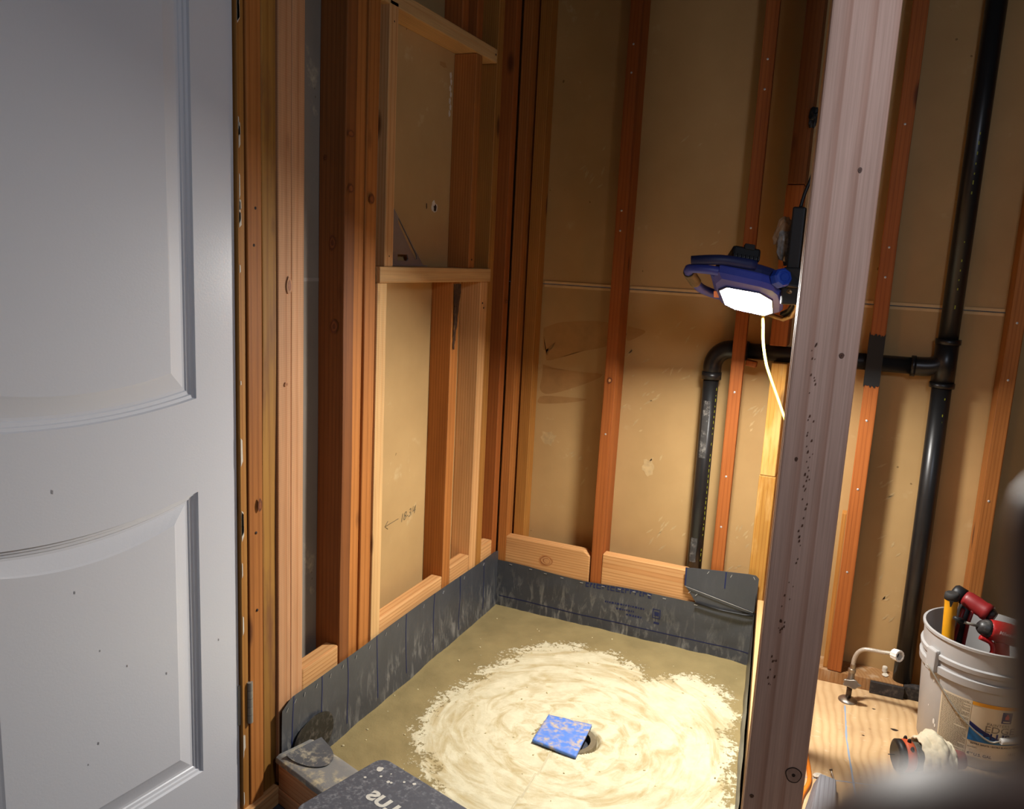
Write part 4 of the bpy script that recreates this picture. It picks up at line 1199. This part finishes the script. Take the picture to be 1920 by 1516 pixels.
for k in range(seg):
    a = 2 * math.pi * k / seg
    for i, (r, z) in enumerate(prof):
        rr6 = r * (1.06 if (k % 3 == 0 and i in (2, 3)) else 1.0)
        V.append((rr6 * math.cos(a), rr6 * math.sin(a), z))
n = len(prof)
for k in range(seg):
    for i in range(n - 1): Fc.append((k * n + i, ((k + 1) % seg) * n + i, ((k + 1) % seg) * n + i + 1, k * n + i + 1))
nut = mesh('coupling_nut', V, Fc, WHITE, va, NM); nut['label'] = 'white plastic coupling nut'
prism('nut_bore', [(0.0103 * math.cos(a), 0.0103 * math.sin(a)) for a in [k * math.pi / 8 for k in range(16)]], 0.0095, 0.0105, BLACK, va, NM)

# ------------------------------------------------------------------ paint bucket with tools
BX, BY, BH = 1.468, -0.156, 0.316
bk = thing('paint_bucket', (BX, BY, 0.0), 'grey plastic paint bucket with a printed label holding tools', 'bucket')
BS, BZ = 0.945, 0.935
BM = T((BX, BY, 0.0)) @ Matrix.Diagonal((BS, BS, BZ, 1))
def brad(z): return 0.134 + (0.147 - 0.134) * z / 0.23
lathe('pail', [(0.0, 0.004), (0.128, 0.004), (0.132, 0.0), (0.134, 0.004), (0.147, 0.228), (0.1545, 0.230), (0.156, 0.250), (0.149, 0.252), (0.149, 0.268), (0.1555, 0.270), (0.157, 0.282), (0.151, 0.285), (0.1525, 0.330), (0.157, 0.331), (0.1575, 0.338), (0.151, 0.339), (0.1495, 0.334), (0.143, 0.22), (0.130, 0.010), (0.0, 0.010)], PAIL, bk, BM, 72, auto=50)
cam_ang = math.atan2(CAM_LOC.y - BY, CAM_LOC.x - BX)
def on_pail(phi, z, off=0.0006):
    a = cam_ang + phi; r = brad(z) * BS + off
    return Vector((BX + r * math.cos(a), BY + r * math.sin(a), z * BZ))
def pail_patch(name, phi0, phi1, z0f, z1f, mat, parent, off, n=36, m=10):
    def fn(u, v):
        phi = phi0 + (phi1 - phi0) * u
        z0 = z0f(u) if callable(z0f) else z0f; z1 = z1f(u) if callable(z1f) else z1f
        return on_pail(phi, z0 + (z1 - z0) * v, off)
    return grid(name, fn, n, m, mat, parent)
def pail_text(s, size, phi, z, mat, parent, off=0.0016, spacing=1.0, bold=0.0, shear=0.0, sx=1.0):
    V, Fc = text_geo(s, size, spacing, bold, shear)
    P = []
    for v in V: P.append(on_pail(phi + v.x * sx / 0.14, z + v.y, off))
    return mesh('label_lettering', P, Fc, mat, parent)
lab = pail_patch('label', R(-34), R(86), 0.033, 0.194, LABELC, bk, 0.0006)
lab['label'] = 'cream paper label with blue swoosh'
pail_patch('label_text_block', R(-33.5), R(-3), 0.035, 0.192, LABELG, lab, 0.0010)
rowz = 0.188
rl = random.Random(4)
while rowz > 0.040:
    p_ = R(-32.3)
    end = R(-4) - (R(14) * rl.random() if rl.random() < 0.25 else 0)
    V, Fc = [], []
    while p_ < end:
        w = R(0.7 + 2.2 * rl.random())
        i0 = len(V)
        V += [on_pail(p_, rowz - 0.0009, 0.0014), on_pail(min(p_ + w, end), rowz - 0.0009, 0.0014), on_pail(min(p_ + w, end), rowz + 0.0007, 0.0014), on_pail(p_, rowz + 0.0007, 0.0014)]
        Fc.append((i0, i0 + 1, i0 + 2, i0 + 3)); p_ += w + R(0.45)
    mesh('label_lettering', V, Fc, INKG, lab)
    rowz -= 0.0037
pail_patch('label_band', R(-2.5), R(86), 0.184, 0.194, ORI, lab, 0.0010)
pail_patch('label_swoosh', R(-2.5), R(86), 0.081, lambda u: 0.136 - 0.050 * math.sin(min(1, u * 1.7) * math.pi / 2) + 0.040 * max(0, u - 0.45), NAVYI, lab, 0.0010, 40, 6)
pail_patch('label_swoosh', R(-2.5), R(86), 0.081, lambda u: 0.118 - 0.033 * math.sin(min(1, u * 1.5) * math.pi / 2) + 0.024 * max(0, u - 0.5), BLUEI, lab, 0.0014, 40, 6)
pail_patch('label_emblem', R(26), R(36), 0.146, 0.178, NAVYI, lab, 0.0012, 6, 4)
pail_patch('label_emblem', R(29), R(33), 0.158, 0.168, REDI, lab, 0.0016, 6, 4)
pail_patch('label_emblem', R(30.2), R(31.8), 0.166, 0.173, REDI, lab, 0.0016, 4, 2)
pail_patch('label_emblem', R(27.5), R(34.5), 0.1495, 0.1525, LABELC, lab, 0.0016, 6, 2)
pail_text('PAINTERS', 0.0112, R(13), 0.134, INKG, lab, spacing=1.12)
pail_text('EDGE', 0.0260, R(11.5), 0.1145, INKG, lab, sx=1.15)
pail_text('PLUS', 0.0260, R(11), 0.094, NAVYI, lab, bold=0.0007, off=0.002, sx=1.15)
pail_text('EXTRA WHITE / EXTRA BLANCO / EXTRA BLANC', 0.0068, R(1), 0.0715, INK, lab, bold=0.0002)
pail_text('PS4000051', 0.0052, R(-1.5), 0.0605, INK, lab)
pail_text('4', 0.0125, R(-1.2), 0.0385, INK, lab, bold=0.0002)
pail_text('5/8', 0.0060, R(1.6), 0.0430, INK, lab)
pail_text('U.S. GAL', 0.0115, R(5.5), 0.0385, INK, lab, bold=0.0002)
pail_text('17.5 L', 0.0100, R(40), 0.050, INK, lab)
# handle boss and bail
PH0 = R(-47)
box('handle_boss', -0.017, 0.017, -0.004, 0.010, 0.226, 0.286, PAIL, bk, 0.004, pre=T((BX, BY, -0.012)) @ Matrix.Rotation(cam_ang + PH0, 4, 'Z') @ T((0.145, 0, 0)) @ Matrix.Rotation(R(90), 4, 'Z') @ Matrix.Rotation(R(180), 4, 'Z'))
bail = [on_pail(PH0, 0.247, 0.022), on_pail(R(-42), 0.235, 0.018), on_pail(R(-32), 0.200, 0.010), on_pail(R(-18), 0.160, 0.008), on_pail(R(-3), 0.126, 0.008), on_pail(R(8), 0.106, 0.008), on_pail(R(15), 0.096, 0.009), on_pail(R(20), 0.093, 0.010), on_pail(R(27), 0.099, 0.010), on_pail(R(60), 0.110, 0.012), on_pail(R(90), 0.125, 0.013), on_pail(R(115), 0.16, 0.012), on_pail(R(130), 0.22, 0.02)]
tube('bail_wire', spline(bail, 5), 0.0021, STEEL, bk, 8)
tube('bail_grip', spline([on_pail(R(27), 0.099, 0.010), on_pail(R(42), 0.104, 0.011), on_pail(R(58), 0.109, 0.012), on_pail(R(74), 0.117, 0.012)], 6), 0.0078, WHITE, bk, 14)
# paint spots
for (p_, z, s) in ((-40, 0.085, 0.006), (-38, 0.075, 0.004), (-30, 0.240, 0.0), (-45, 0.20, 0.003), (-50, 0.12, 0.002)):
    if s: mesh('paint_drip', [on_pail(R(p_) + s / 0.14 * 0.6 * math.cos(a), z + s * 1.4 * math.sin(a), 0.0009) for a in [k * math.pi / 5 for k in range(10)]], [tuple(range(10))], WHITE, bk)

# hammer
hm = thing('hammer', (1.400, -0.19, 0.012), 'yellow-handled hammer standing in the bucket', 'hammer')
hp = [Vector((1.372, -0.200, 0.404)), Vector((1.373, -0.200, 0.385)), Vector((1.374, -0.200, 0.34)), Vector((1.378, -0.200, 0.27)), Vector((1.384, -0.198, 0.18)), Vector((1.390, -0.196, 0.08))]
tube('handle', spline(hp, 4), [0.0165, 0.0168, 0.0165, 0.016, 0.0155, 0.0152, 0.015, 0.0148] + [0.0145] * 5 + [0.015] * 4 + [0.0155] * 4, HAMY, hm, 16)
tube('handle_cap', [(1.372, -0.200, 0.398), (1.3718, -0.200, 0.408), (1.3716, -0.200, 0.414), (1.3715, -0.2, 0.417)], [0.0172, 0.0176, 0.0168, 0.013], DARKRUB, hm, 16)
prism('cap_tongue', [(-0.005, 0), (0.005, 0), (0.001, -0.016), (-0.002, -0.016)], 0, 0.001, DARKRUB, hm, Matrix(((0.95, 0, 0.15, 1.3705), (0.15, 0, -0.98, -0.2172), (0, 1, 0, 0.400), (0, 0, 0, 1))))
box('head', 1.376, 1.406, -0.225, -0.165, 0.050, 0.082, STEEL, hm, 0.006)

# cordless drill
dl = thing('cordless_drill', (1.44, -0.13, 0.012), 'dark red cordless drill sticking up at the back of the bucket', 'drill')
ax0, ax1 = Vector((1.413, -0.162, 0.392)), Vector((1.470, -0.188, 0.370))
dax = (ax1 - ax0).normalized()
def along(t): return ax0 + dax * t
tube('gear_case', [along(-0.012), along(0.0), along(0.022), along(0.040), along(0.046), along(0.058)], [0.018, 0.022, 0.0225, 0.0215, 0.0235, 0.0225], DKRED, dl, 20)
tube('motor_end', [along(-0.040), along(-0.034), along(-0.011)], [0.014, 0.020, 0.0205], BLACK, dl, 20)
tube('chuck', [along(0.057), along(0.064), along(0.072)], [0.0175, 0.017, 0.012], BLACK, dl, 16)
tube('grip', [(1.413, -0.162, 0.385), (1.407, -0.166, 0.33), (1.402, -0.165, 0.25), (1.430, -0.110, 0.075)], [0.017, 0.017, 0.018, 0.02], BLACK, dl, 14)
for dx in (-0.010, 0.010):
    tube('trim_bar', [(1.414 + dx, -0.183, 0.372), (1.408 + dx, -0.185, 0.335), (1.402 + dx * 1.2, -0.184, 0.25)], 0.0048, DKRED, dl, 8)
box('foot', 1.405, 1.462, -0.145, -0.085, 0.014, 0.075, BLACK, dl, 0.006)

# impact driver
idr = thing('impact_driver', (1.50, -0.20, 0.012), 'bright red impact driver lying across the right of the bucket', 'driver')
b0, b1 = Vector((1.440, -0.225, 0.350)), Vector((1.545, -0.195, 0.330))
bax = (b1 - b0).normalized()
def al2(t): return b0 + bax * t
tube('motor_body', [al2(0.018), al2(0.026), al2(0.05), al2(0.09), al2(0.12)], [0.0225, 0.0255, 0.027, 0.0265, 0.022], REDP, idr, 22)
tube('nose', [al2(-0.006), al2(0.0), al2(0.012), al2(0.020)], [0.010, 0.0165, 0.022, 0.0235], dusty('nose_dark', (46, 44, 44), (140, 136, 130), 0.4, 80, 0.4), idr, 20)
tube('bit_holder', [al2(-0.045), al2(-0.006)], 0.0036, STEEL, idr, 10)
tube('bit_guard', [al2(-0.066) + Vector((0, 0, 0.006)), al2(-0.045)], [0.004, 0.010], BLACK, idr, 12)
tube('grip', [al2(0.055) - Vector((0, 0, 0.015)), Vector((1.505, -0.19, 0.25)), Vector((1.515, -0.18, 0.08))], [0.017, 0.018, 0.019], REDP, idr, 14)
tube('trigger_guard', spline([al2(0.01) + Vector((-0.008, -0.012, -0.022)), al2(0.03) + Vector((0, -0.014, -0.030)), al2(0.04) + Vector((-0.004, -0.014, -0.055)), al2(0.012) + Vector((0, -0.012, -0.075))], 5), 0.006, REDP, idr, 10)
box('battery', 1.478, 1.552, -0.215, -0.150, 0.014, 0.085, BLACK, idr, 0.008)
V, Fc = text_geo('Milwaukee', 0.0125, bold=0.0002, shear=0.2)
side = Vector((0, 0, 1)) - bax * bax.z; side.normalize(); outw = bax.cross(side)
P = []
for v in V:
    a = 0.45 - v.y / 0.0270 * -1 - 0.35
    P.append(al2(0.034 + v.x * 0.95) + 0.0274 * (math.cos(a) * outw * (1 if outw.y < 0 else -1) + math.sin(a) * side))
mesh('brand_lettering', P, Fc, plain('print_white', (226, 190, 186), 0.5), idr)

# ------------------------------------------------------------------ things on the subfloor
sd_ = thing('power_tool', (1.33, -0.36, 0.0), 'orange and black power tool lying on the subfloor before the bucket', 'power tool')
t0, t1 = Vector((1.285, -0.385, 0.040)), Vector((1.42, -0.335, 0.040))
tax = (t1 - t0).normalized()
def al3(t): return t0 + tax * t
tube('front_disc', [al3(-0.006), al3(-0.002), al3(0.010), al3(0.014)], [0.030, 0.038, 0.0385, 0.034], BLACK, sd_, 28)
tube('collar', [al3(0.012), al3(0.016), al3(0.030), al3(0.036)], [0.036, 0.0392, 0.0385, 0.034], SANDO, sd_, 28)
tube('motor_housing', [al3(0.034), al3(0.04), al3(0.075), al3(0.10)], [0.033, 0.034, 0.032, 0.028], dusty('tool_grime', (66, 64, 58), (140, 130, 104), 0.6, 70), sd_, 24)
tube('tail', [al3(0.098), al3(0.13), al3(0.16)], [0.027, 0.026, 0.02], plain('tail_red', (150, 70, 58), 0.5), sd_, 20)
for a in (0.9, 1.5, 2.1):
    c_ = al3(0.023) + 0.0386 * (math.cos(a) * Vector((tax.y, -tax.x, 0)) + math.sin(a) * Vector((0, 0, 1)))
    bm_obj('vent_slot', crumple(0, 0, 0, .005, .004, .009, 3, 0.1), BLACK, sd_, T(c_))
tube('blade', [al3(-0.006), al3(-0.022)], 0.0012, BLACK, sd_, 6)

def ragf(u, v):
    a = (u - 0.5) * 3.0
    along_t = 0.048 + 0.075 * v
    base = al3(along_t)
    sidev = Vector((tax.y, -tax.x, 0))
    r = 0.038 + 0.010 * mnoise.noise(Vector((u * 4, v * 3, 1))) + 0.005 * mnoise.noise(Vector((u * 11, v * 9, 4))) + 0.012 * math.sin(v * math.pi)
    p = base + r * (math.sin(a) * sidev * 1.25 + math.cos(a) * Vector((0, 0, 1)) * 1.08)
    if abs(a) > 1.2: p.z -= 0.02 * (abs(a) - 1.2) / 0.3
    p.z = max(p.z, 0.003)
    return p
rg = grid('white_rag', ragf, 44, 30, RAG)
md = rg.modifiers.new('s', 'SOLIDIFY'); md.thickness = 0.004; md.offset = 1
tag(rg, 'crumpled cream cotton rag draped over the orange power tool', 'rag')

o = bm_obj('plaster_chip', crumple(0, 0, 0, .016, .010, .005, 5, 0.35), WHITEPL, None, T((1.118, -0.512, 0.004)))
tag(o, 'small white plaster chip on the subfloor beside the orange cord', 'chip')
nl = thing('nail', (1.146, -0.505, 0.0), 'bent nail lying on the subfloor by the grey offcut', 'nail')
tube('shank', spline([(1.140, -0.488, 0.012), (1.144, -0.50, 0.008), (1.153, -0.528, 0.0025)], 4), 0.0021, NICKEL, nl, 8)
tube('nail_head', [(1.1396, -0.4868, 0.0125), (1.1392, -0.4855, 0.0130)], 0.0042, NICKEL, nl, 10)
o = tube('orange_cord', spline([(1.060, -0.32, 0.06), (1.066, -0.37, 0.032), (1.077, -0.43, 0.010), (1.090, -0.50, 0.006), (1.094, -0.555, 0.006), (1.082, -0.62, 0.006), (1.078, -0.72, 0.006)], 6), 0.0055, ORANGE, None, 10)
tag(o, 'thin orange cord running down onto the subfloor behind the post', 'cord')
of = thing('lumber_offcut', (1.13, -0.62, 0.0), 'short grey wooden offcut on the subfloor at the foot of the post', 'offcut')
OM = Matrix(((1, 0, 0, 1.128), (0, 0, 1, -0.64), (0, 1, 0, 0), (0, 0, 0, 1)))
bm = bmesh.new()
pr = [(-0.044, 0.0), (0.044, 0.0), (0.036, 0.030), (-0.022, 0.034)]
f_ = [bm.verts.new((x * 0.62, -0.545 + 0.004 * k, z + 0.004)) if False else bm.verts.new((1.130 + x * 0.60, -0.548, z)) for k, (x, z) in enumerate(pr)]
g_ = [bm.verts.new((1.124 + x * 1.02, -0.78, z * 1.02)) for x, z in pr]
bm.faces.new(f_); bm.faces.new(list(reversed(g_)))
for i in range(4): bm.faces.new((f_[i], f_[(i + 1) % 4], g_[(i + 1) % 4], g_[i]))
bmesh.ops.recalc_face_normals(bm, faces=bm.faces[:])
bmesh.ops.bevel(bm, geom=bm.edges[:], offset=0.002, segments=1, affect='EDGES')
for v in bm.verts: v.co -= Vector((1.13, -0.66, 0.015))
bmesh.ops.rotate(bm, verts=bm.verts[:], cent=(0, 0, 0), matrix=Matrix.Rotation(R(-90), 3, 'X'))
bm_obj('board', bm, GREYW, of, T((1.13, -0.66, 0.015)) @ Matrix.Rotation(R(90), 4, 'X'))

# ------------------------------------------------------------------ the photographer's hand close to the lens
hand_v, hand_e, hand_r = [], [], []
def hv(x, y, z, r, prev=None):
    hand_v.append(CAM_M @ Vector((x, y, -z))); hand_r.append(r)
    if prev is not None: hand_e.append((prev, len(hand_v) - 1))
    return len(hand_v) - 1
arm = hv(0.130, -0.330, 0.02, 0.034)
arm2 = hv(0.108, -0.240, 0.035, 0.030, arm)
wrist = hv(0.092, -0.178, 0.045, 0.025, arm2)
pal = hv(0.082, -0.140, 0.052, 0.027, wrist)
# index finger up along the right of the lens, tip bent a little
k1 = hv(0.0583, -0.085, 0.066, 0.0115, pal); k2 = hv(0.0538, -0.055, 0.068, 0.0100, k1); k3 = hv(0.0508, -0.030, 0.067, 0.0094, k2); hv(0.0483, -0.0030, 0.065, 0.0088, k3)
# middle, ring and little fingers further right, curled a little
for dx, l, d in ((0.024, 1.08, 0.0), (0.046, 1.0, -0.004), (0.066, 0.80, -0.010)):
    m1 = hv(0.060 + dx, -0.086 - 0.1 * dx, 0.062 + d, 0.0112, pal)
    m2 = hv(0.059 + dx, -0.086 + 0.032 * l, 0.068 + d, 0.0098, m1)
    m3 = hv(0.057 + dx, -0.086 + 0.058 * l, 0.062 + d, 0.0092, m2)
    hv(0.055 + dx, -0.086 + 0.080 * l, 0.054 + d, 0.0080, m3)
# thumb leaving the side of the palm towards the lower edge of the view
t1 = hv(0.062, -0.122, 0.048, 0.0150, pal); t2 = hv(0.045, -0.088, 0.047, 0.0150, t1); t3 = hv(0.033, -0.052, 0.049, 0.0142, t2); hv(0.0272, -0.0224, 0.050, 0.0130, t3)
me = bpy.data.meshes.new('person')
o_ = CAM_M @ Vector((0.09, -0.16, -0.045))
me.from_pydata([v - o_ for v in hand_v], hand_e, []); me.update()
hand = bpy.data.objects.new('person', me)
link(hand, None, Matrix.Translation(o_))
me.materials.append(SKIN)
sk = hand.modifiers.new('skin', 'SKIN'); sk.use_smooth_shade = True
lay = me.skin_vertices[0] if me.skin_vertices else me.attributes
for i, r in enumerate(hand_r):
    me.skin_vertices[0].data[i].radius = (r, r)
    me.skin_vertices[0].data[i].use_root = (i == wrist)
ss = hand.modifiers.new('sub', 'SUBSURF'); ss.levels = 2; ss.render_levels = 2
tag(hand, "photographer's blurred hand reaching in from the lower right corner", 'person')
